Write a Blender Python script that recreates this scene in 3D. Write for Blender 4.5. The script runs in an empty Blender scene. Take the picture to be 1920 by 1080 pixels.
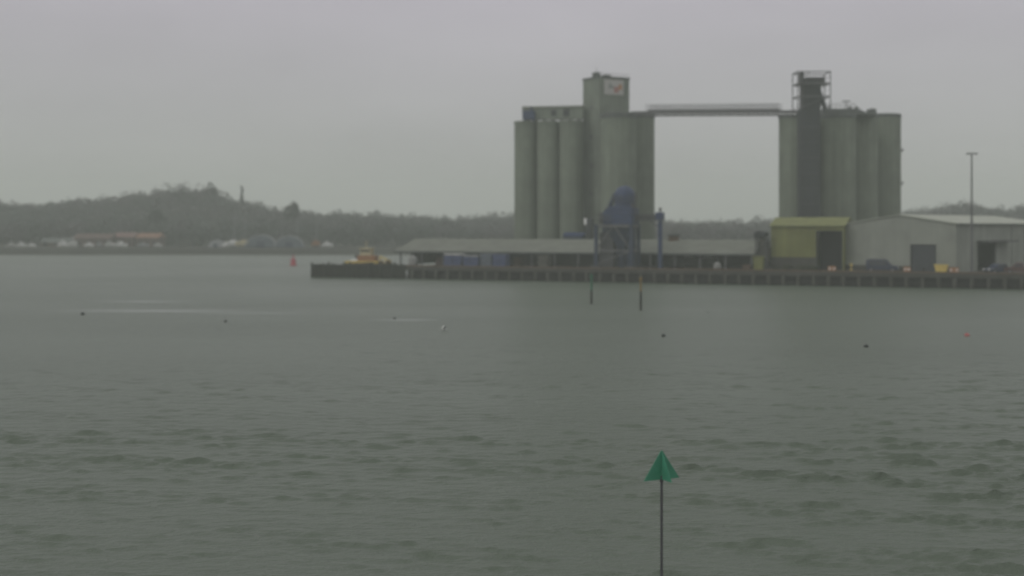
import bpy, math, random
import numpy as np
random.seed(7); rng = np.random.default_rng(7)
R = math.radians
sc = bpy.context.scene
COL = sc.collection

# ------------------------------------------------------------------ camera, sky, sun, exposure
F = 2430.0; H = 10.0; HY = 425.0            # focal length in photo pixels, camera height, horizon row
cam_d = bpy.data.cameras.new('camera'); cam = bpy.data.objects.new('camera', cam_d); COL.objects.link(cam)
cam.location = (0, 0, H); cam.rotation_euler = (R(90), 0, 0)
cam_d.sensor_width = 36; cam_d.lens = 36*F/1920
cam_d.shift_y = -(540-HY)/1920
cam_d.clip_start = 0.1; cam_d.clip_end = 6000
cam_d.dof.use_dof = True; cam_d.dof.focus_distance = 46; cam_d.dof.aperture_fstop = 0.285
sc.camera = cam

SUN_EL, SUN_AZ = R(42), R(238)              # azimuth clockwise from +Y: light from the left and behind the camera
w = bpy.data.worlds.new('World'); sc.world = w; w.use_nodes = True
nt = w.node_tree; nt.nodes.clear()
out = nt.nodes.new('ShaderNodeOutputWorld'); bg = nt.nodes.new('ShaderNodeBackground')
sky = nt.nodes.new('ShaderNodeTexSky'); sky.sky_type = 'NISHITA'; sky.sun_disc = False
sky.sun_elevation = SUN_EL; sky.sun_rotation = SUN_AZ
hs = nt.nodes.new('ShaderNodeHueSaturation'); hs.inputs['Saturation'].default_value = 0.25
nt.links.new(sky.outputs[0], hs.inputs['Color'])
tc = nt.nodes.new('ShaderNodeTexCoord')
sepw = nt.nodes.new('ShaderNodeSeparateXYZ'); nt.links.new(tc.outputs['Generated'], sepw.inputs[0])
rampw = nt.nodes.new('ShaderNodeValToRGB')
rampw.color_ramp.elements[0].position = 0.0; rampw.color_ramp.elements[0].color = (0.79, 0.83, 0.765, 1)
rampw.color_ramp.elements[1].position = 0.22; rampw.color_ramp.elements[1].color = (1.04, 0.965, 1.10, 1)
zen = rampw.color_ramp.elements.new(0.65); zen.color = (1.46, 1.48, 1.44, 1)   # an overcast sky is brightest overhead
nt.links.new(sepw.outputs[2], rampw.inputs[0])
mapw = nt.nodes.new('ShaderNodeMapping'); mapw.inputs['Scale'].default_value = (2.2, 2.2, 6)
nt.links.new(tc.outputs['Generated'], mapw.inputs[0])
nzw = nt.nodes.new('ShaderNodeTexNoise'); nzw.inputs['Scale'].default_value = 1.6; nzw.inputs['Detail'].default_value = 4
nt.links.new(mapw.outputs[0], nzw.inputs['Vector'])
mrw = nt.nodes.new('ShaderNodeMapRange'); mrw.inputs['From Min'].default_value = .3; mrw.inputs['From Max'].default_value = .7
mrw.inputs['To Min'].default_value = 4.3; mrw.inputs['To Max'].default_value = 5.0
nt.links.new(nzw.outputs[0], mrw.inputs[0])
mulw = nt.nodes.new('ShaderNodeVectorMath'); mulw.operation = 'SCALE'
nt.links.new(rampw.outputs[0], mulw.inputs[0]); nt.links.new(mrw.outputs[0], mulw.inputs['Scale'])
mixw = nt.nodes.new('ShaderNodeMix'); mixw.data_type = 'RGBA'; mixw.inputs['Factor'].default_value = 0.93   # cloud cover
nt.links.new(hs.outputs[0], mixw.inputs['A']); nt.links.new(mulw.outputs[0], mixw.inputs['B'])
nt.links.new(mixw.outputs['Result'], bg.inputs['Color']); bg.inputs['Strength'].default_value = 0.1
nt.links.new(bg.outputs[0], out.inputs[0])

sun_d = bpy.data.lights.new('sun', 'SUN'); sun_d.energy = 0.6; sun_d.angle = R(35); sun_d.color = (1, .97, .93)
sun = bpy.data.objects.new('sun', sun_d); COL.objects.link(sun)
sun.rotation_euler = (R(90)-SUN_EL, 0, -SUN_AZ + math.pi)
sun.rotation_euler = (R(90)-SUN_EL, 0, math.pi - SUN_AZ)
sc.view_settings.view_transform = 'Standard'; sc.view_settings.look = 'None'
sc.view_settings.exposure = 0; sc.view_settings.gamma = 1
sc.cycles.max_bounces = 6; sc.cycles.volume_bounces = 1
sc.cycles.use_denoising = True
sc.cycles.filter_width = 1.7

# ------------------------------------------------------------------ photo pixel + distance -> point
def PX(x, d): return (x-960)/F*d
def PZ(y, d): return H + (HY-y)/F*d
# quay frame: s along the edge (to the right and nearer), t back from the edge
Q0 = np.array((-39.5, 256.0)); QU = np.array((.9236, -.3833)); QN = np.array((.3833, .9236))
QA = math.atan2(QU[1], QU[0]); QZ = 2.4
def Q(s, t): p = Q0 + s*QU + t*QN; return float(p[0]), float(p[1])
def QS(x, t):                              # point on the line t behind the quay edge seen in column x
    k = (x-960)/F; a = Q0 + t*QN
    s = (k*a[1]-a[0])/(QU[0]-k*QU[1]); return s
def at(x, t): s = QS(x, t); return Q(s, t)

# ------------------------------------------------------------------ materials
MATS = {}
def mat(name, col, rough=.7, var=.25, scale=1.5, metal=0, streak=False, corr=0, bump=.0, col2=None, spec=.4):
    m = bpy.data.materials.new(name); m.use_nodes = True; t = m.node_tree
    b = t.nodes['Principled BSDF']; b.inputs['Roughness'].default_value = rough
    b.inputs['Metallic'].default_value = metal; b.inputs['Specular IOR Level'].default_value = spec
    co = t.nodes.new('ShaderNodeTexCoord'); mp = t.nodes.new('ShaderNodeMapping')
    mp.inputs['Scale'].default_value = (1, 1, .06) if streak else (1, 1, 1)
    t.links.new(co.outputs['Object'], mp.inputs[0])
    n = t.nodes.new('ShaderNodeTexNoise'); n.inputs['Scale'].default_value = scale; n.inputs['Detail'].default_value = 6
    n.inputs['Roughness'].default_value = .65
    t.links.new(mp.outputs[0], n.inputs['Vector'])
    r = t.nodes.new('ShaderNodeValToRGB')
    c2 = col2 or tuple(c*(1-var) for c in col); c1 = tuple(min(1, c*(1+var*.6)) for c in col)
    r.color_ramp.elements[0].position = .3; r.color_ramp.elements[0].color = (*c2, 1)
    r.color_ramp.elements[1].position = .7; r.color_ramp.elements[1].color = (*c1, 1)
    t.links.new(n.outputs[0], r.inputs[0])
    src = r.outputs[0]
    if streak:                              # blotches on top of run-off streaks
        n2 = t.nodes.new('ShaderNodeTexNoise'); n2.inputs['Scale'].default_value = .25; n2.inputs['Detail'].default_value = 5
        t.links.new(co.outputs['Object'], n2.inputs['Vector'])
        mr = t.nodes.new('ShaderNodeMapRange'); mr.inputs['From Min'].default_value = .3; mr.inputs['From Max'].default_value = .7
        mr.inputs['To Min'].default_value = .82; mr.inputs['To Max'].default_value = 1.12
        t.links.new(n2.outputs[0], mr.inputs[0])
        vm = t.nodes.new('ShaderNodeVectorMath'); vm.operation = 'SCALE'
        t.links.new(src, vm.inputs[0]); t.links.new(mr.outputs[0], vm.inputs['Scale']); src = vm.outputs[0]
    t.links.new(src, b.inputs['Base Color'])
    if corr:
        wv = t.nodes.new('ShaderNodeTexWave'); wv.bands_direction = 'X' if corr > 0 else 'Y'
        wv.inputs['Scale'].default_value = abs(corr)
        t.links.new(co.outputs['Object'], wv.inputs['Vector'])
        bp = t.nodes.new('ShaderNodeBump'); bp.inputs['Strength'].default_value = .5; bp.inputs['Distance'].default_value = .05
        t.links.new(wv.outputs['Fac'], bp.inputs['Height']); t.links.new(bp.outputs[0], b.inputs['Normal'])
    elif bump:
        bp = t.nodes.new('ShaderNodeBump'); bp.inputs['Strength'].default_value = bump; bp.inputs['Distance'].default_value = .1
        t.links.new(n.outputs[0], bp.inputs['Height']); t.links.new(bp.outputs[0], b.inputs['Normal'])
    MATS[name] = m; return m
mat('silo_concrete', (.170, .194, .152), .9, .22, 1.2, streak=True)
mat('tower_concrete', (.170, .193, .158), .9, .18, 1.0, streak=True)
mat('dark_roofing', (.10, .11, .105), .85, .3, .8)
mat('dark_clad', (.035, .040, .044), .8, .3, .7, streak=True)
mat('grey_steel', (.12, .12, .125), .6, .3, 2)
mat('dark_steel', (.07, .07, .075), .6, .3, 2)
mat('pale_steel', (.22, .22, .23), .6, .25, 2)
mat('blue_paint', (.022, .040, .105), .55, .35, 1.2)
mat('dull_blue', (.028, .042, .08), .7, .35, 1.2)
mat('bright_blue_sheet', (.048, .066, .15), .6, .4, 1.5)
mat('white_paint', (.75, .75, .73), .55, .15, 2)
mat('off_white', (.5, .5, .48), .7, .2, 2)
mat('clad_white', (.255, .27, .235), .7, .14, .5, streak=True)
mat('clad_roof', (.36, .375, .32), .75, .14, .35)
mat('shed_roof', (.155, .162, .138), .85, .25, .4)
mat('yellow_clad', (.168, .175, .055), .75, .25, .7, streak=True)
mat('yellow_roof', (.17, .18, .07), .8, .25, .5)
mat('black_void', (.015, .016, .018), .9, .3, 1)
mat('door_slate', (.05, .055, .065), .7, .2, 1)
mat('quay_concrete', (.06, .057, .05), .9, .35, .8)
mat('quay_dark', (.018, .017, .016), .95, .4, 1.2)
mat('pile_concrete', (.085, .083, .07), .9, .4, 1.5)
mat('dark_timber', (.022, .024, .018), .95, .45, 1.5)
mat('rust_brown', (.11, .07, .045), .85, .4, 2)
mat('green_paint', (.055, .25, .155), .5, .2, 3)
mat('dark_green_paint', (.02, .13, .07), .6, .3, 3)
mat('yellow_paint', (.6, .46, .12), .6, .25, 2)
mat('cream_paint', (.5, .44, .28), .6, .2, 2)
mat('orange_paint', (.30, .14, .06), .6, .2, 2)
mat('red_paint', (.42, .05, .08), .5, .2, 2)
mat('pink_paint', (.42, .13, .13), .6, .2, 2)
mat('brick_red', (.11, .07, .062), .9, .3, .6)
mat('roof_red', (.17, .10, .09), .9, .3, .6)
mat('roof_orange', (.22, .12, .08), .9, .3, .6)
mat('tyre', (.02, .02, .02), .9, .2, 3)
mat('glass', (.03, .035, .04), .1, .1, 1, spec=.6)
mat('car_blue', (.016, .024, .055), .35, .12, 1)
mat('car_red', (.09, .045, .042), .35, .12, 1)
mat('lamp_lens', (.8, .8, .78), .2, .05, 2)
mat('ochre_paint', (.22, .15, .05), .7, .3, 3)
mat('bag_cloth', (.26, .26, .25), .9, .2, 3)
mat('bark', (.05, .042, .035), .95, .3, 4)
mat('leaf_bare', (.12, .113, .118), .95, .45, .12)
mat('leaf_green', (.092, .104, .096), .95, .45, .15)
mat('leaf_dark', (.028, .036, .030), .95, .4, .2)
mat('weeds', (.05, .06, .03), .95, .45, 1.5)
mat('land_green', (.030, .032, .024), .95, .4, .05, col2=(.022, .020, .018))
mat('feather_white', (.55, .55, .53), .8, .06, 9)
mat('feather_grey', (.16, .17, .18), .8, .1, 9)
mat('buoy_dark', (.025, .028, .03), .7, .3, 6)
mat('sign_white', (.42, .41, .39), .6, .06, 2)
mat('sign_orange', (.40, .19, .08), .6, .1, 2)
mat('sign_red', (.36, .17, .15), .6, .1, 2)
mat('sign_grey', (.22, .24, .23), .6, .1, 2)
mat('tarp_blue', (.10, .12, .15), .7, .3, .5)
mat('tarp_light', (.30, .31, .32), .7, .2, .8)

# ------------------------------------------------------------------ mesh builder
class MB:
    def __init__(s): s.v = []; s.f = []
    def add(s, v, f):
        o = len(s.v); s.v += [tuple(map(float, p)) for p in v]; s.f += [tuple(i+o for i in q) for q in f]; return s
    def box(s, x0, x1, y0, y1, z0, z1):
        v = [(x0,y0,z0),(x1,y0,z0),(x1,y1,z0),(x0,y1,z0),(x0,y0,z1),(x1,y0,z1),(x1,y1,z1),(x0,y1,z1)]
        return s.add(v, [(3,2,1,0),(4,5,6,7),(0,1,5,4),(1,2,6,5),(2,3,7,6),(3,0,4,7)])
    def lathe(s, prof, n=24, c=(0,0), cap=True, ph=0):
        v = []; f = []
        for r, z in prof:
            for i in range(n):
                a = 2*math.pi*i/n+ph; v.append((c[0]+r*math.cos(a), c[1]+r*math.sin(a), z))
        m = len(prof)
        for j in range(m-1):
            for i in range(n):
                k = (i+1) % n; f.append((j*n+i, j*n+k, (j+1)*n+k, (j+1)*n+i))
        if cap: f.append(tuple(range(n-1,-1,-1))); f.append(tuple((m-1)*n+i for i in range(n)))
        return s.add(v, f)
    def tube(s, a, b, r, r2=None, n=8):
        a = np.array(a, float); b = np.array(b, float); r2 = r if r2 is None else r2
        d = b-a; d /= np.linalg.norm(d); u = np.cross(d, (0,0,1) if abs(d[2]) < .9 else (1,0,0)); u /= np.linalg.norm(u); w_ = np.cross(d, u)
        v = []
        for p, q in ((a, r), (b, r2)):
            for i in range(n):
                t = 2*math.pi*i/n; v.append(p+q*(math.cos(t)*u+math.sin(t)*w_))
        f = [(i, (i+1) % n, n+(i+1) % n, n+i) for i in range(n)] + [tuple(range(n-1,-1,-1)), tuple(range(n, 2*n))]
        return s.add(v, f)
    def loft(s, rings, cap=True):
        n = len(rings[0]); v = [p for r in rings for p in r]; f = []
        for j in range(len(rings)-1):
            for i in range(n):
                k = (i+1) % n; f.append((j*n+i, j*n+k, (j+1)*n+k, (j+1)*n+i))
        if cap: f.append(tuple(range(n-1,-1,-1))); f.append(tuple((len(rings)-1)*n+i for i in range(n)))
        return s.add(v, f)
    def prism_xz(s, pts, y0, y1):            # outline in x,z extruded along y
        n = len(pts); v = [(x,y0,z) for x,z in pts]+[(x,y1,z) for x,z in pts]
        f = [tuple(range(n)), tuple(range(2*n-1,n-1,-1))]+[((i+1)%n, i, n+i, n+(i+1)%n) for i in range(n)]
        return s.add(v, f)
    def prism_yz(s, pts, x0, x1):
        n = len(pts); v = [(x0,y,z) for y,z in pts]+[(x1,y,z) for y,z in pts]
        f = [tuple(range(n)), tuple(range(2*n-1,n-1,-1))]+[((i+1)%n, i, n+i, n+(i+1)%n) for i in range(n)]
        return s.add(v, f)
    def blob(s, c, rx, ry, rz, n=12, m=8):
        rings = []
        for j in range(m+1):
            a = math.pi*(j+.02)/(m+.04)-math.pi/2
            rings.append([(c[0]+rx*math.cos(a)*math.cos(2*math.pi*i/n), c[1]+ry*math.cos(a)*math.sin(2*math.pi*i/n), c[2]+rz*math.sin(a)) for i in range(n)])
        return s.loft(rings)
    def build(s, name, m, parent=None, smooth=False, bevel=0):
        me = bpy.data.meshes.new(name); me.from_pydata(s.v, [], s.f); me.update()
        me.materials.append(MATS[m])
        o = bpy.data.objects.new(name, me); COL.objects.link(o)
        import bmesh
        b = bmesh.new(); b.from_mesh(me); bmesh.ops.recalc_face_normals(b, faces=b.faces)
        if smooth:
            for fc in b.faces: fc.smooth = True
            for e in b.edges:
                if len(e.link_faces) == 2 and e.calc_face_angle(0) > R(38): e.smooth = False
        b.to_mesh(me); b.free()
        if parent: o.parent = parent
        if bevel:
            bm = o.modifiers.new('bevel', 'BEVEL'); bm.width = bevel; bm.segments = 2; bm.limit_method = 'ANGLE'
        return o
def tag(o, label, cat, group=None):
    o['label'] = label; o['category'] = cat
    if group: o['group'] = group
    return o
def thing(name, label, cat, loc, rz=0, group=None):
    o = bpy.data.objects.new(name, None); COL.objects.link(o); o.empty_display_size = .5
    o.location = loc; o.rotation_euler = (0, 0, rz); return tag(o, label, cat, group)
def copy_tree(o, loc, rz, label, parent=None):
    kids = [c for c in KIDS(o)]
    c = o.copy(); COL.objects.link(c)
    if parent is None:
        c.location = loc; c.rotation_euler = (0, 0, rz); c['label'] = label
    else: c.parent = parent
    for k in kids: copy_tree(k, None, None, None, c)
    return c
def KIDS(o): return [c for c in COL.objects if c.parent == o]
def fast_mesh(name, V, Fq, m, smooth=False):
    V = np.asarray(V, np.float32); Fq = np.asarray(Fq, np.int32)
    me = bpy.data.meshes.new(name); k = Fq.shape[1]
    me.vertices.add(len(V)); me.vertices.foreach_set('co', V.ravel())
    me.loops.add(Fq.size); me.loops.foreach_set('vertex_index', Fq.ravel())
    me.polygons.add(len(Fq)); me.polygons.foreach_set('loop_start', np.arange(0, Fq.size, k, dtype=np.int32))
    me.polygons.foreach_set('loop_total', np.full(len(Fq), k, np.int32))
    if smooth: me.polygons.foreach_set('use_smooth', np.ones(len(Fq), bool))
    me.update(calc_edges=True); me.validate(); me.materials.append(m if not isinstance(m, str) else MATS[m])
    o = bpy.data.objects.new(name, me); COL.objects.link(o); return o

# ------------------------------------------------------------------ water
def water_material():
    m = bpy.data.materials.new('harbour_water'); m.use_nodes = True; t = m.node_tree; L = t.links.new
    b = t.nodes['Principled BSDF']
    b.inputs['Base Color'].default_value = (.066, .086, .058, 1); b.inputs['IOR'].default_value = 1.33
    geo = t.nodes.new('ShaderNodeNewGeometry')
    def noise(sx, sy, scale, det, rough=.55, rot=0):
        mp = t.nodes.new('ShaderNodeMapping'); mp.inputs['Scale'].default_value = (sx, sy, 1); mp.inputs['Rotation'].default_value = (0, 0, rot)
        L(geo.outputs['Position'], mp.inputs[0])
        n = t.nodes.new('ShaderNodeTexNoise'); n.inputs['Scale'].default_value = scale; n.inputs['Detail'].default_value = det
        n.inputs['Roughness'].default_value = rough; L(mp.outputs[0], n.inputs['Vector']); return n.outputs[0]
    patch = noise(.35, 1, .028, 3)            # wind patches: where the chop is strong or slick
    mr = t.nodes.new('ShaderNodeMapRange'); mr.inputs['From Min'].default_value = .38; mr.inputs['From Max'].default_value = .62
    mr.inputs['To Min'].default_value = .7; mr.inputs['To Max'].default_value = 1.0; L(patch, mr.inputs[0])
    a = noise(.65, 1, 1.5, 6, .62, .15); c = noise(.6, 1, 6.5, 4, .6, -.2)
    mul = t.nodes.new('ShaderNodeMath'); mul.operation = 'MULTIPLY'; L(c, mul.inputs[0]); mul.inputs[1].default_value = .3
    add = t.nodes.new('ShaderNodeMath'); L(a, add.inputs[0]); L(mul.outputs[0], add.inputs[1])
    sp = t.nodes.new('ShaderNodeSeparateXYZ'); L(geo.outputs['Position'], sp.inputs[0])
    md = t.nodes.new('ShaderNodeMapRange'); md.inputs['From Min'].default_value = 55; md.inputs['From Max'].default_value = 160   # the sheet carries the chop as relief near the shore and as bump farther out
    md.inputs['To Min'].default_value = .3; md.inputs['To Max'].default_value = .5; L(sp.outputs[1], md.inputs[0])
    bp = t.nodes.new('ShaderNodeBump'); L(md.outputs[0], bp.inputs['Distance'])
    L(add.outputs[0], bp.inputs['Height']); L(mr.outputs[0], bp.inputs['Strength'])
    L(bp.outputs[0], b.inputs['Normal'])
    # pale streaks at fixed spots, mixed into the base colour of the water
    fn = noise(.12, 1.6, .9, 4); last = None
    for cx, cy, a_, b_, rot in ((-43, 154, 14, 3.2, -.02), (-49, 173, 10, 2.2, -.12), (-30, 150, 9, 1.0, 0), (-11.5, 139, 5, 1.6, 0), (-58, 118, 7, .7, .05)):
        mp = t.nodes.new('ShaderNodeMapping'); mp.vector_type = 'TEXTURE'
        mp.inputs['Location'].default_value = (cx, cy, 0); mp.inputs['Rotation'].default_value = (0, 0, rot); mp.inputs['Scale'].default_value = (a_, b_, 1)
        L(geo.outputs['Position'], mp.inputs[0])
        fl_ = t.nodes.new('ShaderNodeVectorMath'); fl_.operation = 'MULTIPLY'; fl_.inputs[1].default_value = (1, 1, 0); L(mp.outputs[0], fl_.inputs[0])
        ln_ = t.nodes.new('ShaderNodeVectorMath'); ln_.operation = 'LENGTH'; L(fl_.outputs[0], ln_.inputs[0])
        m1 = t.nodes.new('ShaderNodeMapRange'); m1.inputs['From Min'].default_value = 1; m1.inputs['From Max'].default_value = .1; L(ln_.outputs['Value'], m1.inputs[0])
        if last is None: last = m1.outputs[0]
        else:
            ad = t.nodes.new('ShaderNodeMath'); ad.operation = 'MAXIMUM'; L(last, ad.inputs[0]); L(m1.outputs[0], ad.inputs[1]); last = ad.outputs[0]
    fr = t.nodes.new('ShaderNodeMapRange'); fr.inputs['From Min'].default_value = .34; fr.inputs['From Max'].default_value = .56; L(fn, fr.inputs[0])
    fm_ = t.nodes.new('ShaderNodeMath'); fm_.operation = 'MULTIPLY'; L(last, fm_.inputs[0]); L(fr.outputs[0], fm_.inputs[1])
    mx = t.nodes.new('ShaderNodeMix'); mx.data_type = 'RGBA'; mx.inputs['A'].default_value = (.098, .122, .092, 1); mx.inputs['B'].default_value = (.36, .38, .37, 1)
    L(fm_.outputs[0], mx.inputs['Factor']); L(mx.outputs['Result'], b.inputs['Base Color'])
    mr2 = t.nodes.new('ShaderNodeMapRange'); mr2.inputs['To Min'].default_value = .28; mr2.inputs['To Max'].default_value = .34; L(mr.outputs[0], mr2.inputs[0])
    L(mr2.outputs[0], b.inputs['Roughness'])
    return m
def build_water():
    k = np.concatenate([[-60,-20,-8,-4,-1.8,-.9], np.linspace(-.56,.56,640), [.9,1.8,4,8,20,60]])
    Y = [22.0]
    while Y[-1] < 470: Y.append(Y[-1]*1.0028)
    Y = np.concatenate([[.5, 3, 8, 15], Y, [560, 700, 900, 1200]])
    KK, YY = np.meshgrid(k, Y); X = np.clip(KK*YY, -1150, 1150); Z = np.zeros_like(X)
    dY = np.gradient(Y)[:, None]
    g = np.zeros_like(X)
    for _ in range(9):                       # gust patches
        a = rng.uniform(0, 2*math.pi); l = rng.uniform(8, 60)
        g += np.sin(2*math.pi*(X*math.cos(a)*.5+YY*math.sin(a))/l+rng.uniform(0, 6.28))
    g = np.clip(1.+.13*g, .45, 1.5)
    e = np.zeros_like(X)
    for _ in range(14):                      # short wave groups
        a = rng.normal(R(85), R(40)); l = rng.uniform(1.6, 7)
        e += np.sin(2*math.pi*(X*math.cos(a)*.7+YY*math.sin(a))/l+rng.uniform(0, 6.28))
    g = g*np.clip(.72+.19*e, .28, 1.45)
    DX = np.zeros_like(X); DYY = np.zeros_like(X)
    for i in range(110):
        lam = .28*(1.5/.28)**rng.random(); th = rng.normal(R(86), R(20))
        amp = .0058*lam**.68*rng.uniform(.4, 1.4)
        vis = np.clip((lam/np.maximum(dY, .01)-2.2)/2.5, 0, 1)
        kk = 2*math.pi/lam; kx, ky = math.cos(th)*kk, math.sin(th)*kk
        ph = kx*X+ky*YY+rng.uniform(0, 6.28); cs = np.cos(ph); sn = np.sin(ph)
        Z += amp*vis*(cs+.38*np.sin(2*ph)*math.copysign(1, ky)); DX -= amp*vis*sn*math.cos(th)*.7; DYY -= amp*vis*sn*math.sin(th)*.7
    Z += 2.5*np.maximum(Z, 0)**2
    g = g*np.clip(1.75-YY/75, .3, 1.25)
    X = X+DX*g; YY = YY+DYY*g
    Z *= g; Z[:3] = 0; Z[-6:] = 0; Z[:, :6] = 0; Z[:, -6:] = 0
    ny, nx = X.shape; V = np.stack([X, YY, Z], -1).reshape(-1, 3)
    i = np.arange(ny*nx).reshape(ny, nx)
    Fq = np.stack([i[:-1,:-1], i[:-1,1:], i[1:,1:], i[1:,:-1]], -1).reshape(-1, 4)
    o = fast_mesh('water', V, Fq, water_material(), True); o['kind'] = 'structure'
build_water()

# ------------------------------------------------------------------ far land: bank, yard, wooded hills
SKY_X = [-900,-300,0,90,110,160,215,250,300,350,385,410,430,470,500,530,570,600,660,720,800,850,900,960,1100,1230,1350,1460,1600,1700,1735,1770,1815,1845,1890,1930,2200,2800]
SKY_Y = [380,376,371,372,367,364,362,359,353,348,347,357,366,371,380,383,388,392,392,396,397,400,397,395,402,406,408,407,400,393,387,380,377,391,386,381,378,380]
SH = 458.0; RIDGE = 620.0; TREE = 11.0
def ridge_z(X): x = X/RIDGE*F+960; return H+(HY-np.interp(x, SKY_X, SKY_Y))/F*RIDGE-TREE
def ground(X, Y):
    X = np.asarray(X, float); Y = np.asarray(Y, float)
    bank = np.clip((Y-SH)/5, -.3, 1)*2.4
    t = np.clip((Y-500)/(RIDGE-500), 0, 1); t = t*t*(3-2*t)
    back = np.clip((Y-RIDGE)/250, 0, 1)
    return bank + np.maximum(ridge_z(X)-2.4, .3)*t*(1-.5*back)
xs = np.linspace(-560, 560, 225); ys = np.concatenate([np.linspace(455, 464, 10), np.linspace(466, 500, 12), np.linspace(506, 880, 60)])
XX, YY = np.meshgrid(xs, ys); XX = XX.copy(); SHIFT = 1.2*np.sin(XX*.07)+.8*np.sin(XX*.23)
ZZ = ground(XX, YY+SHIFT*np.clip((470-YY)/10, 0, 1)) + rng.normal(0, .08, XX.shape)
i = np.arange(XX.size).reshape(XX.shape)
o = fast_mesh('hills', np.stack([XX, YY, ZZ], -1).reshape(-1, 3), np.stack([i[:-1,:-1], i[:-1,1:], i[1:,1:], i[1:,:-1]], -1).reshape(-1, 4), 'land_green', True)
o['kind'] = 'structure'

def leaf_cards(cx, cy, cz, rx, ry, rz, n, size, flat=.0):
    """n small leaf-clump faces through an uneven crown made of lobes"""
    nl = 5 + int(rng.integers(4))
    lob = rng.normal(0, .30, (nl, 3)); lr = rng.uniform(.42, .7, nl)
    w_ = rng.integers(nl, size=n)
    d = rng.normal(size=(n, 3)); d /= np.linalg.norm(d, axis=1)[:, None]
    p = lob[w_]+d*(lr[w_]*rng.uniform(.45, 1.05, n)**.5)[:, None]
    p = p*np.array((rx, ry, rz))+np.array((cx, cy, cz))
    a = rng.normal(size=(n, 3)); a /= np.linalg.norm(a, axis=1)[:, None]
    b = np.cross(a, rng.normal(size=(n, 3))); b /= np.linalg.norm(b, axis=1)[:, None]
    s = size*rng.uniform(.5, 1.2, n)[:, None]
    V = np.stack([p-a*s, p-b*s*.7, p+a*s, p+b*s*.7], 1).reshape(-1, 3)
    return V
def quads(nv): return np.arange(nv).reshape(-1, 4)
def wood(name, label, m, sel, seed_shift):
    Vs = []
    for x0 in np.arange(-340, 340, 4.6):
        for y0 in np.arange(503, RIDGE+26, 7.5):
            h_ = (math.sin(x0*.31+y0*.17)+math.sin(x0*.083-y0*.11+1.3)+math.sin(x0*.021+y0*.05)) + rng.normal(0, .6)
            kind = 0 if h_ > .5 else 1
            if kind != sel: continue
            x = x0+rng.uniform(-3, 3); y = y0+rng.uniform(-3.5, 3.5)
            hgt = rng.uniform(8.4, 10.6)+1.2*math.sin(x0*.05)*math.sin(x0*.013+1)*(1.0 if y > RIDGE-30 else .85); r = rng.uniform(3.8, 5.2)
            g = float(ground(x, y))
            n = 330 if y < 520 or y > RIDGE-25 else 60
            Vs.append(leaf_cards(x, y, g+hgt*.5, r, r, hgt*.5, n, .5))
    V = np.concatenate(Vs); o = fast_mesh(name, V, quads(len(V)), m)
    o['kind'] = 'stuff'; o['label'] = label; return o
wood('woodland', 'bare grey-brown winter woodland covering the far hillside', 'leaf_bare', 0, 0)
wood('evergreen_woodland', 'dark evergreen growth scattered through the far hillside woodland', 'leaf_green', 1, 1)
def tree(name, label, x, ytop, Y, wpx, m, shape='round', n=500):
    X = PX(x, Y); zt = PZ(ytop, Y); g = float(ground(X, Y)); hgt = zt-g; r = wpx*Y/F/2
    t = thing(name, label, 'tree', (X, Y, g))
    tr = MB(); tr.tube((0,0,-.5), (0,0,hgt*.55), .35, .22, 8); tr.tube((0,0,hgt*.55), (.2,0,hgt*.9), .22, .06, 6)
    for q in range(6):
        a = q*1.1; z = hgt*(.35+.08*q); tr.tube((0,0,z), (r*.6*math.cos(a), r*.6*math.sin(a), z+hgt*.12), .13, .03, 5)
    tr.build('trunk', 'bark', t)
    if shape == 'round': V = leaf_cards(0, 0, hgt*.62, r*.95, r*.95, hgt*.34, n, .55)
    else:
        Vl = []
        for z, rr in zip(np.linspace(.35, .96, 9), np.linspace(1, .22, 9)):
            Vl.append(leaf_cards(rng.normal(0, .12*r), 0, hgt*z, r*rr, r*rr, hgt*.05, n//9, .5))
        V = np.concatenate(Vl)
    c = fast_mesh('crown', V, quads(len(V)), m); c.parent = t
tree('pine_tree', 'dark bushy pine rising at the summit of the left wooded hill', 396, 339, 618, 22, 'leaf_dark', 'round', 520)
tree('conifer_tree', 'thin pointed conifer standing right of the hill summit', 453, 348, 610, 13, 'leaf_dark', 'cone', 400)
tree('evergreen_tree', 'dense round evergreen standing up at the low end of the hill', 550, 371, 560, 30, 'leaf_dark', 'round', 900)
tree('evergreen_tree', 'broad dark evergreen in the middle of the left hillside', 293, 386, 535, 36, 'leaf_dark', 'round', 700)
tree('pine_tree', 'taller dark tree at the crest of the hill behind the warehouse', 1815, 371, 618, 24, 'leaf_dark', 'round', 420)

# ------------------------------------------------------------------ quay ground and wharf face
gq = MB(); a = [Q(21, .6), Q(235, .6), Q(235, 150), Q(21, 150)]
gq.add([(x, y, -1.0) for x, y in a]+[(x, y, QZ) for x, y in a], [(3,2,1,0),(4,5,6,7),(0,1,5,4),(1,2,6,5),(2,3,7,6),(3,0,4,7)])
gq.build('quay_ground', 'quay_concrete')['kind'] = 'structure'
wh = thing('wharf', 'long dark wharf front with pale piles under a concrete deck edge', 'wharf', (*Q(21, 0), 0), QA)
LW = 150
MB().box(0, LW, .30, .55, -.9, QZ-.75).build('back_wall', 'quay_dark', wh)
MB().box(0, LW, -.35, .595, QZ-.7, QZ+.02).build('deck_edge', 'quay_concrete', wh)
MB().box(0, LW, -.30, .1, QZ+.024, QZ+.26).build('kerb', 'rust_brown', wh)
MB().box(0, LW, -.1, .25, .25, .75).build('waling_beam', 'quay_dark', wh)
pile = MB().lathe([(.26,-.9),(.26,.2),(.30,.3),(.30,QZ-.72)], 10)
p0 = pile.build('fender_pile', 'pile_concrete', wh, True); p0.location = (1.2, -.12, 0)
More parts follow.
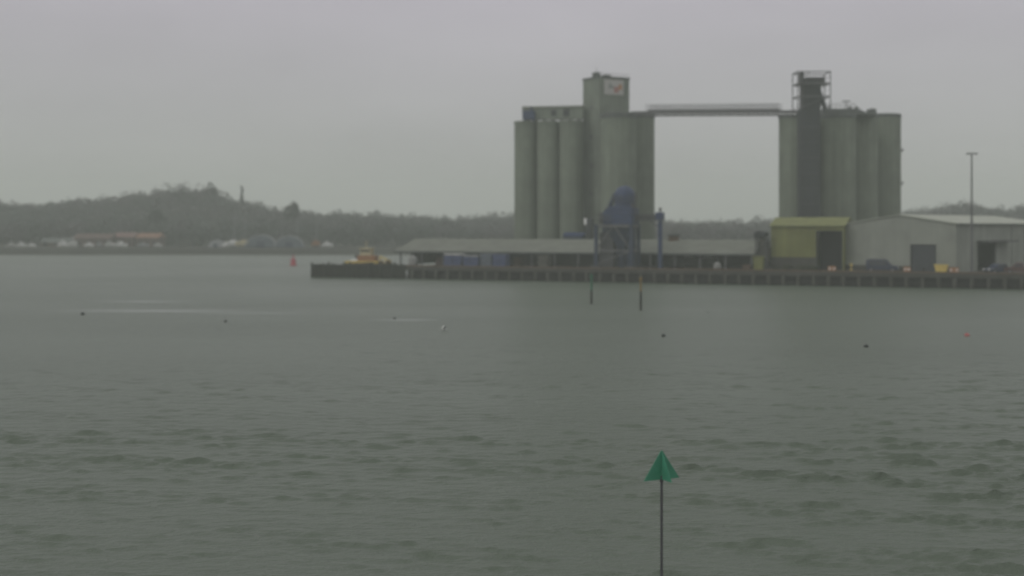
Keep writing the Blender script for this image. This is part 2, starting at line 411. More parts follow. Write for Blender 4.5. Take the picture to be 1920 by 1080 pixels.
for q in range(1, 59):
    c = p0.copy(); COL.objects.link(c); c.parent = wh
    c.location = (1.2+2.52*q+random.uniform(-.1,.1), -.12, random.uniform(-.05, .0)); c.rotation_euler = (random.uniform(-.02,.02), random.uniform(-.02,.02), q)
# timber jetty running on to the left
jt = thing('jetty', 'low dark timber jetty running out left of the long shed', 'jetty', (*Q(0, 0), 0), QA)
MB().box(0, 20.98, 0, 5.5, QZ-.55, QZ-.05).build('deck', 'dark_timber', jt)
fm = MB()
for q in range(52): fm.box(.05+q*.4, .40+q*.4, -.14-random.uniform(0,.05), -.004, -.8+random.uniform(0,.15), QZ-.1+random.uniform(-.05,.12))
fm.build('fascia', 'dark_timber', jt)
km = MB()
for q in range(7): km.box(.1+q*3, 2.9+q*3, .05, .4, QZ-.046, QZ+.2)
km.build('kerb', 'dark_timber', jt)
jp = MB().lathe([(.22,-.9),(.22,QZ+.5),(.15,QZ+.6)], 9)
j0 = jp.build('pile', 'dark_timber', jt, True); j0.location = (.2, -.38, 0)
for q in range(1, 9):
    c = j0.copy(); COL.objects.link(c); c.parent = jt; c.location = (.2+q*2.55, -.38, -random.uniform(0,.5))
for q in range(5):
    c = j0.copy(); COL.objects.link(c); c.parent = jt; c.location = (.3+q*5, 5.8, -random.uniform(0,.3))
Vw = []
for q in range(44):
    x, y = Q(random.uniform(.5, 20.5), random.uniform(.5, 5)); hh = random.uniform(.1, .45)
    Vw.append(leaf_cards(x, y, QZ-.05+hh*.5, .5, .5, hh, 40, .12))
V = np.concatenate(Vw); o = fast_mesh('weeds', V, quads(len(V)), 'weeds'); o['kind'] = 'stuff'; o['label'] = 'low straggly weeds growing along the jetty deck'

# ------------------------------------------------------------------ silos
def silo(label, x, wpx, ytop, Y, group, slab='silo_concrete', slabpx=5, rail=False):
    X = PX(x, Y); r = wpx*Y/F/2; zt = PZ(ytop, Y)-QZ
    t = thing('silo', label, 'silo', (X, Y, QZ), 0, group); th = slabpx*Y/F
    MB().lathe([(r*1.01, 0), (r*1.01, .8), (r, .82), (r, zt-th-.003)], 64).build('shaft', 'silo_concrete', t, True)
    MB().lathe([(r+.12, zt-th), (r+.12, zt-.05), (r+.02, zt)], 64).build('roof_slab', slab, t, True)
    if rail:
        m = MB(); n = 20
        for k in range(n):
            a = 2*math.pi*k/n; b_ = 2*math.pi*(k+1)/n; q = r-.15
            m.tube((q*math.cos(a), q*math.sin(a), zt), (q*math.cos(a), q*math.sin(a), zt+1.05), .03, n=5)
            for z in (.55, 1.05): m.tube((q*math.cos(a), q*math.sin(a), zt+z), (q*math.cos(b_), q*math.sin(b_), zt+z), .028, n=5)
        m.build('guard_rail', 'grey_steel', t)
    return t
GL = 'silos of the left cluster'; GR = 'silos of the right cluster'
silo('leftmost pale concrete silo of the left cluster, its top below a blue box', 986, 43, 228, 282, GL)
silo('second silo from the left in the left cluster, under the roof gallery', 1028.5, 43.5, 228, 280, GL)
silo('third silo from the left, tight against the narrow face of the tower', 1071.5, 45, 227, 278, GL)
silo('wide silo directly below the tower sign, behind the blue unloader', 1159.5, 67, 213, 270, GL, 'dark_roofing', 10)
silo('rightmost silo of the left cluster, half hidden where the bridge leaves', 1193.5, 67, 213, 290, GL, 'dark_roofing', 10)
silo('leftmost silo of the right cluster, where the high bridge arrives', 1494, 66, 217, 262, GR, 'dark_roofing', 6)
silo('wide silo right of the dark elevator shaft, above the yellow building', 1571, 66, 217, 262, GR, 'dark_roofing', 6)
silo('silo second from the right in the right cluster, partly hidden', 1612, 66, 216, 270, GR, 'dark_roofing', 6)
t = silo('rightmost silo of the right cluster with two lamp brackets on its edge', 1655, 66, 215, 278, GR, 'dark_roofing', 6)
for yy in (283, 345):
    z = PZ(yy, 278)-QZ; m = MB(); m.box(3.75, 4.25, -.2, .2, z-.05, z+.05); m.tube((3.75,0,z-.8),(4.2,0,z), .05); m.box(4.05, 4.4, -.25, .25, z+.05, z+.45)
    m.build('lamp_bracket', 'dark_steel', t)

# head house tower
YT = 276; TA = R(30); dT = YT
tx, ty = PX(1125, YT), YT
ht = thing('head_house_tower', 'tall square concrete tower with a pale sign rising over the left silos', 'tower', (tx, ty, QZ), TA)
# local +x runs along the right face (right and back), local +y along the left face (left and back)
WR, WL = 7.6, 6.6; ZT = PZ(146, YT)-QZ
MB().box(0, WR, 0, WL, 0, ZT).build('shaft', 'tower_concrete', ht)
m = MB()
for x0,x1,y0,y1 in ((-.12,WR+.12,-.12,.1),(-.12,WR+.12,WL-.1,WL+.12),(-.12,.1,.1,WL-.1),(WR-.1,WR+.12,.1,WL-.1)): m.box(x0,x1,y0,y1,ZT+.003,ZT+.45)
m.build('parapet', 'dark_roofing', ht)
m = MB(); m.box(.4, 1.6, 2.2, 3.6, ZT+.003, ZT+1.5); m.tube((1,2.9,ZT+1.5),(1,2.9,ZT+2.6),.06); m.build('roof_cabin', 'dark_roofing', ht)
m = MB(); m.box(1.8, 3.2, .6, 2.0, ZT+.003, ZT+.9); m.build('roof_vent', 'dark_roofing', ht)
m = MB()
for q in range(12):
    x = .1+q*(WR-.2)/11; m.tube((x,.0,ZT+.45),(x,.0,ZT+1.1),.03,n=5)
m.tube((0,0,ZT+1.1),(WR,0,ZT+1.1),.035,n=5); m.build('guard_rail', 'grey_steel', ht)
for q in range(5): MB().box(-.06, -.003, 2.9, 3.7, 8+q*6.2, 8.8+q*6.2).build('louvre', 'grey_steel', ht)
# the sign on the right face: pale panel, grey letter-like mark, orange and red blocks at the right
kx = lambda px: (px-1125)/(1183-1125)*WR
zs = lambda py: PZ(py, YT+2)-QZ
sg = MB().box(kx(1133), kx(1171), -.14, -.004, zs(178), zs(150)).build('sign_panel', 'sign_white', ht)
m = MB(); m.box(kx(1141), kx(1151), -.19, -.143, zs(166), zs(161)); m.box(kx(1143), kx(1146), -.19, -.143, zs(161), zs(156)); m.build('sign_mark', 'sign_grey', sg)
MB().box(kx(1161), kx(1167.5), -.19, -.143, zs(168), zs(158)).build('sign_block', 'sign_orange', sg)
m = MB(); m.box(kx(1152), kx(1160.7), -.19, -.143, zs(174), zs(163)); m.build('sign_block', 'sign_red', sg)

# roof gallery over the left silos
def along(p, q): return math.atan2(q[1]-p[1], q[0]-p[0]), math.hypot(q[0]-p[0], q[1]-p[1])
pA = (PX(981, 282), 282); pB = (PX(1094, 279.5), 279.5); an, ln = along(pA, pB)
zA = PZ(227.5, 281)
gl = thing('roof_gallery', 'long pale conveyor housing lying on top of the left silos', 'conveyor housing', (*pA, zA), an)
hh = (228-203)*281/F
m = MB(); m.box(0, ln, -1.1, 1.1, hh*.12, hh); m.build('housing', 'tower_concrete', gl)
m = MB(); m.prism_yz([(-1.3,hh+.003),(1.3,hh+.003),(0,hh+.45)], -.15, ln+.1); m.build('roof', 'shed_roof', gl)
for q in range(7):
    m = MB(); m.prism_yz([(-1.0,0),(-.6,0),(-.6,hh*.06),(.6,hh*.06),(.6,0),(1.0,0),(1.0,hh*.12-.003),(-1.0,hh*.12-.003)], .6+q*ln/7, 1.3+q*ln/7); m.build('support', 'grey_steel', gl)
for a_, b_, c_, e_ in ((.48,.56,.35,.8),(.68,.78,.33,.85)): MB().box(ln*a_, ln*b_, -1.16, -1.104, hh*c_, hh*e_).build('opening', 'dark_clad', gl)  # dark panels laid on the wall, shade of the openings put into colour
bb = thing('dust_filter', 'blue dust filter box on the roof of the leftmost silo', 'dust filter', (PX(992, 279.6), 279.6, PZ(228, 279.6)), an)
MB().box(-1.3, 1.3, -.6, .6, .5, 2.3).build('casing', 'blue_paint', bb)
for x in (-1,1):
    for y in (-.4,.4): MB().box(x-.08,x+.08,y-.08,y+.08,0,.497).build('leg', 'blue_paint', bb)
MB().lathe([(.3,2.303),(.3,3.0),(.38,3.02),(.38,3.15)],12,(.5,0)).build('outlet', 'dull_blue', bb, True)

# bridge between the two clusters
pA = (PX(1187, 278), 278); pB = (PX(1503, 259), 259); an, ln = along(pA, pB)
zb = PZ(218, 278)
zB2 = PZ(216.5, 259)
br = thing('conveyor_bridge', 'high grey conveyor bridge spanning from the left silos to the right silos', 'bridge', (*pA, zb), an)
br.rotation_euler = (0, math.atan2(zb-zB2, ln), an)
dh = 9.5*268/F
MB().box(0, ln, -1.0, 1.0, dh*.5, dh*.95).build('deck', 'grey_steel', br)
m = MB()
for y in (-.95, .95):
    m.box(0, ln, y-.08, y+.08, 0, .16)
    n = 18
    for q in range(n):
        m.tube((ln*q/n, y, .1), (ln*(q+.5)/n, y, dh*.4), .06, n=5); m.tube((ln*(q+.5)/n, y, dh*.4), (ln*(q+1)/n, y, .1), .06, n=5)
m.build('truss', 'grey_steel', br)
m = MB(); x0 = 3.4
for y in (-.95, .95):
    n = 26
    for q in range(n+1): x = x0+(ln-4.5-x0)*q/n; m.tube((x,y,dh),(x,y,dh+1.3),.045,n=5)
    for z in (.45,.9,1.3): m.tube((x0,y,dh+z),(ln-4.5,y,dh+z),.05,n=5)
m.build('guard_rail', 'pale_steel', br)
m = MB(); m.box(x0, ln-4.5, -.3, .3, dh+.003, dh+.28); m.build('conveyor', 'grey_steel', br)

# elevator shaft and scaffold tower on the right cluster
YE = 252.5; ex = PX(1519.5, YE); k = YE/F
el = thing('elevator_tower', 'dark clad elevator shaft with an open steel frame on top', 'elevator tower', (ex, YE, QZ))
wE = 37*k/2; ztop = PZ(204, YE)-QZ
MB().box(-wE, wE, 0, 3.0, 0, ztop).build('shaft', 'dark_clad', el)
for q in range(9): MB().box(-wE-.03, wE+.03, -.06, -.004, 3+q*3, 3.12+q*3).build('joint_strip', 'dark_steel', el)
fx0, fx1 = (1495.5-1519.5)*k, (1556.5-1519.5)*k; z0 = ztop+.003; z1 = PZ(133.5, YE)-QZ; zmid = PZ(155.5, YE)-QZ
m = MB()
for x in (fx0, fx1):
    for y in (-.2, 4.5): m.box(x-.085, x+.085, y-.085, y+.085, z0-.9, z1)
for z in (z1, zmid, (z0+zmid)/2):
    for y in (-.2, 4.5): m.box(fx0+.09, fx1-.09, y-.1, y+.1, z-.2, z)
    for x in (fx0, fx1): m.box(x-.1, x+.1, -.085, 4.385, z-.2, z)
m.build('frame', 'grey_steel', el)
m = MB()
m.tube((fx0,-.2,zmid),(fx0+2.2,-.2,z1-.2),.06); m.tube((fx1,-.2,(z0+zmid)/2),(fx0,-.2,z0),.05); m.tube((fx1,4.5,zmid),(fx0,4.5,z0),.05)
for q in range(9): x = fx0+(fx1-fx0)*q/8; m.tube((x,-.2,zmid),(x,-.2,zmid+1.0),.03,n=5)
m.tube((fx0,-.2,zmid+1),(fx1,-.2,zmid+1),.04,n=5)
m.build('bracing', 'grey_steel', el)
m = MB(); m.box(fx0+.2, fx1-.2, .1, 4.2, zmid+.003, zmid+.1); m.build('platform', 'grey_steel', el)
hx0, hx1 = (1510-1519.5)*k, (1541-1519.5)*k
m = MB(); m.box(hx0, hx1, .8, 2.6, z0, PZ(150, YE)-QZ)
m.prism_xz([(hx0-.2, PZ(150,YE)-QZ+.003),(hx1+.3, PZ(150,YE)-QZ+.003),(hx1-.2, PZ(143.5,YE)-QZ),(hx0+.4, PZ(143.5,YE)-QZ)], .7, 2.7)
m.build('elevator_leg', 'dark_clad', el)
m = MB(); m.tube(((1539-1519.5)*k,1.6,PZ(168,YE)-QZ),((1551-1519.5)*k,1.6,PZ(203,YE)-QZ),.45,.45,10); m.build('chute', 'dark_clad', el)
MB().box((1502-1519.5)*k,(1509.5-1519.5)*k,.9,2.2,zmid+.11,zmid+2.2).build('motor_housing', 'dark_steel', el)
MB().box((1503.5-1519.5)*k,(1509.5-1519.5)*k,.9,2.0,z0,zmid-.003).build('stair_tower', 'dark_steel', el)
MB().box((1541.5-1519.5)*k,(1549-1519.5)*k,.9,2.2,zmid+.11,zmid+1.3).build('gearbox', 'dark_steel', el)
# plant deck on the right silo roofs
kk = 262/F
rd = thing('roof_plant', 'low dark plant deck with vents along the right silo roofs', 'plant deck', (PX(1571,262), 262, PZ(216.9,262)))
m = MB(); m.box((1541-1571)*kk, (1604-1571)*kk, -1.4, 2.0, .003, 12*kk); m.box((1608-1571)*kk, (1650-1571)*kk, 2.2, 5, .15, 8*kk)
m.prism_xz([((1604.3-1571)*kk,.15),((1640-1571)*kk,.15),((1604.3-1571)*kk,11*kk)], -.9, 1.9); m.build('housing', 'dark_roofing', rd)
m = MB(); m.tube(((1587-1571)*kk,0,12*kk),((1587-1571)*kk,0,27*kk),.09); m.box((1579-1571)*kk,(1594-1571)*kk,-.1,.1,26*kk,28*kk); m.build('mast', 'dark_steel', rd)
m = MB(); m.lathe([(.5,11*kk-.3),(.5,16*kk),(.2,18*kk)],12,((1609-1571)*kk,1.2)); m.build('vent', 'dark_roofing', rd, True)
m = MB(); m.box((1636-1571)*kk,(1650-1571)*kk,2.6,4.4,8*kk+.003,15*kk); m.tube(((1645-1571)*kk,3.4,15*kk),((1645-1571)*kk,3.4,18*kk),.12); m.build('vent', 'dark_roofing', rd)

for px_, y_, w_ in ((1556, .3, 4), (1596, 1.0, 5), (1622, 3.4, 6)):
    zb_ = 12*kk+.003 if px_ < 1605 else 8*kk+.003; xm = (px_-1571)*kk
    m = MB(); m.box(xm-w_*kk/2, xm+w_*kk/2, y_-.4, y_+.4, zb_, zb_+4.5*kk); m.tube((xm, y_, zb_+4.5*kk), (xm, y_, zb_+8*kk), .12); m.build('vent', 'dark_roofing', rd)
m = MB()
for q in range(9):
    xm = (1543+q*7.3-1571)*kk; m.tube((xm, -1.3, 12*kk), (xm, -1.3, 12*kk+1.0), .035, n=5)
m.tube(((1543-1571)*kk, -1.3, 12*kk+1.0), ((1602-1571)*kk, -1.3, 12*kk+1.0), .04, n=5); m.tube(((1543-1571)*kk, -1.3, 12*kk+.5), ((1602-1571)*kk, -1.3, 12*kk+.5), .035, n=5); m.build('guard_rail', 'dark_steel', rd)

# ------------------------------------------------------------------ the long open shed
TS = 8.0
s0, s1 = QS(748, TS), QS(1413, TS); L = s1-s0
sh = thing('open_shed', 'long open-fronted shed with a pale roof running along the wharf', 'shed', (*Q(s0, TS), QZ), QA)
ez = PZ(470.5, 257.5)-QZ; rz_ = PZ(447.5, 262)-QZ; DB = 17
m = MB(); m.prism_yz([(-.6,ez),(DB*.5,rz_),(DB+.6,ez),(DB+.6,ez-.16),(DB*.5,rz_-.18),(-.6,ez-.16)], -.7, L+.3); m.build('roof', 'shed_roof', sh)
m = MB(); m.box(-.7, L+.3, -.72, -.603, ez-.32, ez+.02); m.build('gutter', 'dark_roofing', sh)
m = MB(); m.box(0, L, DB-.2, DB, 0, ez-.2); m.build('rear_wall', 'dark_clad', sh)
m = MB(); m.prism_yz([(5,.01),(DB-.25,.01),(DB-.25,ez-.25),(DB*.5,rz_-.25),(5,ez+.5)], .02, .2); m.build('end_wall', 'shed_roof', sh)
m = MB()
for q in range(1, 5): m.box(L*.46+q*3.2, L*.46+q*3.2+2.9, 3.5, 3.7, 0, 2.4)
m.build('bay_wall', 'dark_clad', sh)
c0 = None
for q in range(16):
    x = .4+q*(L-.8)/15
    if c0 is None: c0 = MB().box(-.14,.14,-.14,.14,0,ez-.2).build('column', 'grey_steel', sh); c0.location = (x, 0, 0)
    else: c = c0.copy(); COL.objects.link(c); c.parent = sh; c.location = (x, 0, 0)
cw = thing('roof_cowl', 'small brown-black cowl on the shed roof right of the blue post', 'roof vent', (*at(1263, 16.2), PZ(451, 241)))
MB().prism_yz([(-.7,-.3),(.7,-.3),(.5,.8),(-.5,.8)], -.9, .9).build('cowl_body', 'rust_brown', cw); MB().box(-1.1,1.1,-.7,.7,.803,1.15).build('cap', 'dark_roofing', cw)
# stacks stored in the shed
def stack(label, x0, x1, y0, t, m_, top=None, dep=2.2, rows=2):
    sA, sB = QS(x0, t), QS(x1, t); yy = Q((sA+sB)/2, t)[1]; hgt = PZ(y0, yy)-QZ
    o = thing('tarped_stack', label, 'stack', (*Q(sA, t), QZ), QA, 'stacks stored under the long shed'); wd = sB-sA
    b = MB(); n = max(1, int(wd/1.3))
    for q in range(n):
        xa, xb = q*wd/n+.03, (q+1)*wd/n-.03; d_ = random.uniform(-.05,.05)
        for r_ in range(rows): b.box(xa+d_*.3, xb+d_*.3, d_+.04*r_, dep+d_, .12+r_*(hgt-.12)/rows, .08+(r_+1)*(hgt-.12)/rows)
    b.build('bundle', m_, o, bevel=.05)
    p = MB()
    for q in range(n): p.box(q*wd/n+.05, (q+1)*wd/n-.05, 0, dep, 0, .117)
    p.build('pallet', 'dark_timber', o)
    if top:
        b = MB()
        for q in range(n): b.box(q*wd/n+.1, (q+1)*wd/n-.25, -.02, dep*.8, hgt+.05, hgt+.35)
        b.build('wrapped_top', top, o, bevel=.06)
stack('blue wrapped stack with pale tops, leftmost blue one under the shed', 832, 866, 479, 3.3, 'bright_blue_sheet', 'off_white')
stack('low blue stack with light bands, second blue one under the shed', 868, 896, 482, 2.999999999999999, 'bright_blue_sheet', 'tarp_light')
stack('tall bluish grey stack, third of the blue ones under the shed', 899, 921, 476, 3.6000000000000005, 'tarp_blue', None)
stack('rightmost blue stack under the shed, faded violet blue', 923, 948, 477, 3.3999999999999995, 'bright_blue_sheet', None)
stack('dull red bundle under the shed left of the blue stacks', 816, 829, 481, 9.6, 'brick_red', None)
stack('brownish stack under the shed right of the blue stacks', 962, 976, 481, 9.6, 'rust_brown', None)
stack('grey green stack in the shed midway to the unloader', 1008, 1026, 479, 3.8, 'pile_concrete', None)
stack('grey stack with pale wrap in the shed right of the blue post', 1282, 1306, 484, 10, 'dark_timber', 'sign_grey')
stack('dark stack with grey wrap in the right half of the shed', 1318, 1342, 484, 10, 'dark_timber', 'sign_grey')
stack('rusty crate stack at the right end of the shed', 1392, 1408, 496, 7, 'rust_brown', None)
def sack(label, x, ybase, t, r):
    X, Y = at(x, t); o = thing('bulk_bag', label, 'bulk bag', (X, Y, QZ), QA, 'pale bulk bags on the wharf')
    MB().lathe([(r*.8,0),(r,.15),(r*1.05,r),(r*.9,r*1.7),(r*.35,r*1.85),(r*.2,r*2.1)],12).build('bag', 'bag_cloth', o, True)
    m = MB()
    for sx in (-1,1): m.tube((sx*r*.6,0,r*1.6),(sx*r*.3,0,r*2.3),.05,n=5)
    m.build('lifting_loop', 'dull_blue', o)
sack('pale bulk bag by the left end of the shed', 775, 490, 6.8, .95)
sack('pale bulk bag on the wharf in front of the right half of the shed', 1345, 505, 4.5, .65)

# ------------------------------------------------------------------ blue unloader and post
X, Y = at(1157, 4.0); k = Y/F
un = thing('ship_unloader', 'tall blue unloading machine on a grey portal frame at the wharf edge', 'unloader', (X, Y, QZ), QA)
def ux(px): return (px-1157)*k/.97
def uz(py): return PZ(py, Y)-QZ
m0 = None
for x in (1123, 1189):
    for y in (-1.8, 2.8):
        m = MB(); m.box(ux(x)-.28, ux(x)+.28, y-.28, y+.28, .55, uz(421)); m.build('leg', 'dull_blue', un)
        m = MB(); m.box(ux(x)-.9, ux(x)+.9, y-.25, y+.25, .25, .547); 
        for q in (-.55,.55): m.add(*(lambda b: (b.v, b.f))(MB().tube((ux(x)+q, y-.3, .27),(ux(x)+q, y+.3, .27), .26, n=12)))
        m.build('bogie', 'dark_steel', un)
m = MB()
for y in (-1.8, 2.8):
    m.box(ux(1123)+.285, ux(1189)-.285, y-.2, y+.2, uz(421)-.5, uz(421)-.005); m.box(ux(1123)+.285, ux(1189)-.285, y-.15, y+.15, uz(468)-.3, uz(468))
    m.tube((ux(1123),y,uz(468)),(ux(1156),y,uz(423)),.13); m.tube((ux(1189),y,uz(468)),(ux(1156),y,uz(423)),.13)
    m.tube((ux(1123),y,.8),(ux(1189),y,uz(470)),.11)
for x in (1123, 1189): m.box(ux(x)-.15, ux(x)+.15, -1.52, 2.52, uz(421)-.45, uz(421)-.1); m.box(ux(x)-.15, ux(x)+.15, -1.52, 2.52, uz(468)-.3, uz(468))
m.build('brace', 'grey_steel', un)
hop = MB(); 
def ring(cx, hx, hy, z, cy=.5): return [(cx-hx,cy-hy,z),(cx+hx,cy-hy,z),(cx+hx,cy+hy,z),(cx-hx,cy+hy,z)]
hop.loft([ring(ux(1165),.5,.5,uz(468)), ring(ux(1163),2.5,2.0,uz(424)), ring(ux(1163),2.5,2.0,uz(421))]); hop.build('hopper', 'dull_blue', un)
m = MB(); m.box(ux(1135), ux(1190), -1.7, 2.7, uz(420.8), uz(398)); m.prism_xz([(ux(1135),uz(397.9)),(ux(1150),uz(397.9)),(ux(1190),uz(397.9)),(ux(1190),uz(390)),(ux(1152),uz(386))], -1.6, 2.6); m.build('machine_house', 'blue_paint', un, bevel=.08)
m = MB(); r = 19*k; m.lathe([(r, uz(392)),(r,uz(366)),(r*.93,uz(359)),(r*.7,uz(353)),(r*.35,uz(349.5)),(.05,uz(348.5))], 28, (ux(1170), .5)); m.build('filter_drum', 'blue_paint', un, True)
m = MB(); m.tube((ux(1150),.5,uz(366)),(ux(1140),.5,uz(392)),.35,.45,10); m.tube((ux(1160),.5,uz(358)),(ux(1149),.5,uz(367)),.35,.35,10); m.build('duct', 'dull_blue', un, True)
m = MB()
for q in range(8): m.tube((ux(1126)+q*.35,-1.9,uz(420)),(ux(1126)+q*.35,-1.9,uz(404)),.035,n=5)
for z in (404,412): m.tube((ux(1124),-1.9,uz(z)),(ux(1150),-1.9,uz(z)),.04,n=5)
m.box(ux(1123), ux(1150), -2.1, -1.71, uz(421.5), uz(420.9)); m.build('walkway', 'dark_steel', un)
m = MB(); m.box(ux(1127),ux(1134.8),-1.2,.6,uz(419),uz(399)); m.build('operator_cabin', 'dark_steel', un, bevel=.05)
m = MB(); m.lathe([(.38,.0),(.38,uz(468)-.005)],14,(ux(1165),.5)); m.build('spout', 'dull_blue', un, True)
m = MB(); m.box(ux(1152), ux(1185), .9, 2.4, .3, uz(422)); m.build('stair_shaft', 'dull_blue', un)
m = MB(); m.box(ux(1126), ux(1151.5), -.6, 2.2, .2, uz(436)); m.build('control_room', 'dark_steel', un, bevel=.05)
m = MB(); m.prism_xz([(ux(1133),uz(440)),(ux(1139),uz(424)),(ux(1143),uz(424)),(ux(1143),uz(478)),(ux(1134),uz(478))], .2, 1.6); m.build('reject_chute', 'dull_blue', un)
m = MB()
for q in range(10):
    a_ = ux(1190)+q*.5; m.tube((a_,.3,uz(414)),(a_+.25,.3,uz(402)),.05,n=5); m.tube((a_+.25,.3,uz(402)),(a_+.5,.3,uz(414)),.05,n=5)
for z in (402,414):
    for y in (.3,1.3): m.tube((ux(1190),y,uz(z)),(ux(1190)+5.0,y,uz(z)),.08,n=6)
m.box(ux(1190)+.1, ux(1190)+4.9, .4, 1.2, uz(412), uz(404)); m.build('boom', 'dark_steel', un)
m = MB(); m.box(ux(1136),ux(1147),-1.0,1.4,uz(397.8),uz(391)); m.tube((ux(1141),.2,uz(391)),(ux(1141),.2,uz(385)),.12); m.build('fan_unit', 'dark_steel', un, bevel=.04)
m = MB(); rr = 19*k+.35
for q in range(16):
    a, b_ = 2*math.pi*q/16, 2*math.pi*(q+1)/16; c_ = (ux(1170), .5)
    pa = (c_[0]+rr*math.cos(a), c_[1]+rr*math.sin(a)); pb = (c_[0]+rr*math.cos(b_), c_[1]+rr*math.sin(b_))
    m.tube((*pa, uz(378)), (*pa, uz(368)), .035, n=5)
    for z in (378, 373, 368): m.tube((*pa, uz(z)), (*pb, uz(z)), .04, n=5)
m.build('ring_walkway', 'dark_steel', un)
m = MB()
for y_ in (.1, .55): m.tube((ux(1191.5), y_, uz(420)), (ux(1191.5), y_, uz(360)), .05, n=5)
for q in range(18): m.tube((ux(1191.5), .1, uz(420-q*3.4)), (ux(1191.5), .55, uz(420-q*3.4)), .03, n=5)
m.build('ladder', 'dark_steel', un)
m = MB(); m.tube((ux(1173),.5,uz(349)),(ux(1173),.5,uz(341)),.06); m.box(ux(1181),ux(1188.8),-.6,1.2,uz(389.5),uz(381)); m.build('beacon', 'dark_steel', un)
X, Y = at(1238, 4.6); k = Y/F; pz = lambda py: PZ(py, Y)-QZ
pt = thing('service_post', 'slim blue steel post with a box head right of the unloader', 'post', (X, Y, QZ), QA)
MB().box(-.32,.32,-.32,.32,.15,pz(412)).build('column', 'blue_paint', pt)
MB().box(-.6,.6,-.6,.6,0,.147).build('base_plate', 'dark_steel', pt)
MB().box(-.75,.65,-.6,.6,pz(411.9),pz(398)).build('head_box', 'blue_paint', pt, bevel=.05)
m = MB(); m.tube((0,0,pz(398)),(0,0,pz(389)),.16); m.box(-.3,.3,-.2,.2,pz(394),pz(391)); m.tube((-.3,0,pz(425)),(-2.2,0,pz(412)),.1); m.build('bracket', 'dark_steel', pt)
# things seen over the shed roof
X, Y = PX(1105, 266), 266
fl = thing('floodlight_mast', 'squat dark mast with a white floodlight above the shed roof', 'floodlight', (X, Y, QZ), QA)
k = Y/F; fz = lambda py: PZ(py, Y)-QZ
MB().box(-.6,.6,-.6,.6,0,fz(424)).build('mast', 'dark_clad', fl)
MB().box(-.45,.85,-.55,.55,fz(423.9),fz(409)).build('head', 'dark_clad', fl, bevel=.05)
MB().box(-1.0,-.46,-.5,.3,fz(421),fz(409)).build('lamp', 'lamp_lens', fl, bevel=.04)
Y = 268.0; X = PX(1078, Y); k = Y/F
lh = thing('plant_hut', 'low blue hut roof showing over the shed left of the dark mast', 'hut', (X, Y, QZ), QA)
zt = PZ(440, Y)-QZ
MB().box(-2.1,2.1,-1.2,1.2,0,zt-.3).build('wall', 'dull_blue', lh); MB().prism_yz([(-1.4,zt-.297),(1.4,zt-.297),(0,zt+.5)],-2.3,2.3).build('roof', 'blue_paint', lh)

# ------------------------------------------------------------------ yellow building with dark opening
TY = 9.0
sA, sB = QS(1446, TY), QS(1582, TY); Lw = sB-sA; Ym = Q((sA+sB)/2, TY)[1]
yb = thing('yellow_store', 'mustard yellow store building with a tall black doorway', 'store', (*Q(sA, TY), QZ), QA)
ze = PZ(425, Ym)-QZ; zr = PZ(409.5, Ym+5)-QZ; do0, do1 = QS(1532, TY)-sA, QS(1578, TY)-sA; zd = PZ(434, Ym)-QZ
m = MB(); m.box(0, do0, 0, .25, 2.2, ze); m.box(do1, Lw, 0, .25, 0, ze); m.box(do0, do1, 0, .25, zd, ze)
m.box(0, .25, .253, 12, 0, ze); m.box(Lw-.25, Lw, .253, 12, 0, ze); m.box(.253, Lw-.253, 11.75, 12, 0, ze)
m.build('wall', 'yellow_clad', yb)
m = MB(); m.box(0, do0, -.05, .3, 0, 2.197); m.build('plinth', 'quay_concrete', yb)
m = MB(); m.prism_yz([(-.35,ze+.02),(5.5,zr),(12.3,ze+.02),(12.3,ze+.2),(5.5,zr+.2),(-.35,ze+.2)], -.3, Lw+.3); m.build('roof', 'yellow_roof', yb)
m = MB(); m.prism_yz([(.1,ze+.01),(5.5,zr-.05),(11.9,ze+.01)], .05, .2); m.prism_yz([(.1,ze+.01),(5.5,zr-.05),(11.9,ze+.01)], Lw-.2, Lw-.05); m.build('gable', 'yellow_clad', yb)
m = MB(); m.box(do0-.15, do0, -.08, .28, 0, zd+.15); m.box(do1, do1+.15, -.08, .28, 0, zd+.15); m.box(do0, do1, -.08, -.004, zd, zd+.15); m.build('door_frame', 'dark_clad', yb)
m = MB(); m.box(do0, do1, 3.0, 3.2, 0, zd); m.build('interior_shade_sheet', 'black_void', yb)  # black sheet that paints the shade inside the open doorway
X, Y = at(1428, 8.0)
lc = thing('conveyor_hood', 'grey green hooded conveyor leaning on the yellow store', 'conveyor', (X, Y, QZ), QA); k = Y/F; cz = lambda py: PZ(py, Y)-QZ
m = MB(); m.prism_xz([((1416-1428)*k,cz(446)),((1416-1428)*k,cz(437)),((1422-1428)*k,cz(433)),((1438-1428)*k,cz(436)),((1438-1428)*k,cz(444))], -1.2, 1.4); m.build('hood', 'dark_clad', lc, bevel=.05)
m = MB(); m.prism_xz([((1425-1428)*k,cz(445)),((1434-1428)*k,cz(445)),((1443-1428)*k,cz(478)),((1443-1428)*k,cz(492)),((1432-1428)*k,cz(478))], -.7, .8); m.build('chute', 'pile_concrete', lc)
m = MB()
for x in (1419, 1438):
    for y in (-.9,1.1): m.box((x-1428)*k-.12,(x-1428)*k+.12,y-.12,y+.12,0,cz(446))
m.tube(((1419-1428)*k,-.9,1),((1438-1428)*k,-.9,cz(450)),.08); m.build('support', 'dark_steel', lc)
m = MB(); m.box((1419-1428)*k, (1441-1428)*k, 1.3, 1.5, 0, cz(452)); m.build('back_panel', 'pile_concrete', lc)
X, Y = at(1423, 5.0)
yc = thing('yellow_bin', 'dull yellow upright bin at the right end of the shed', 'bin', (X, Y, QZ), QA)
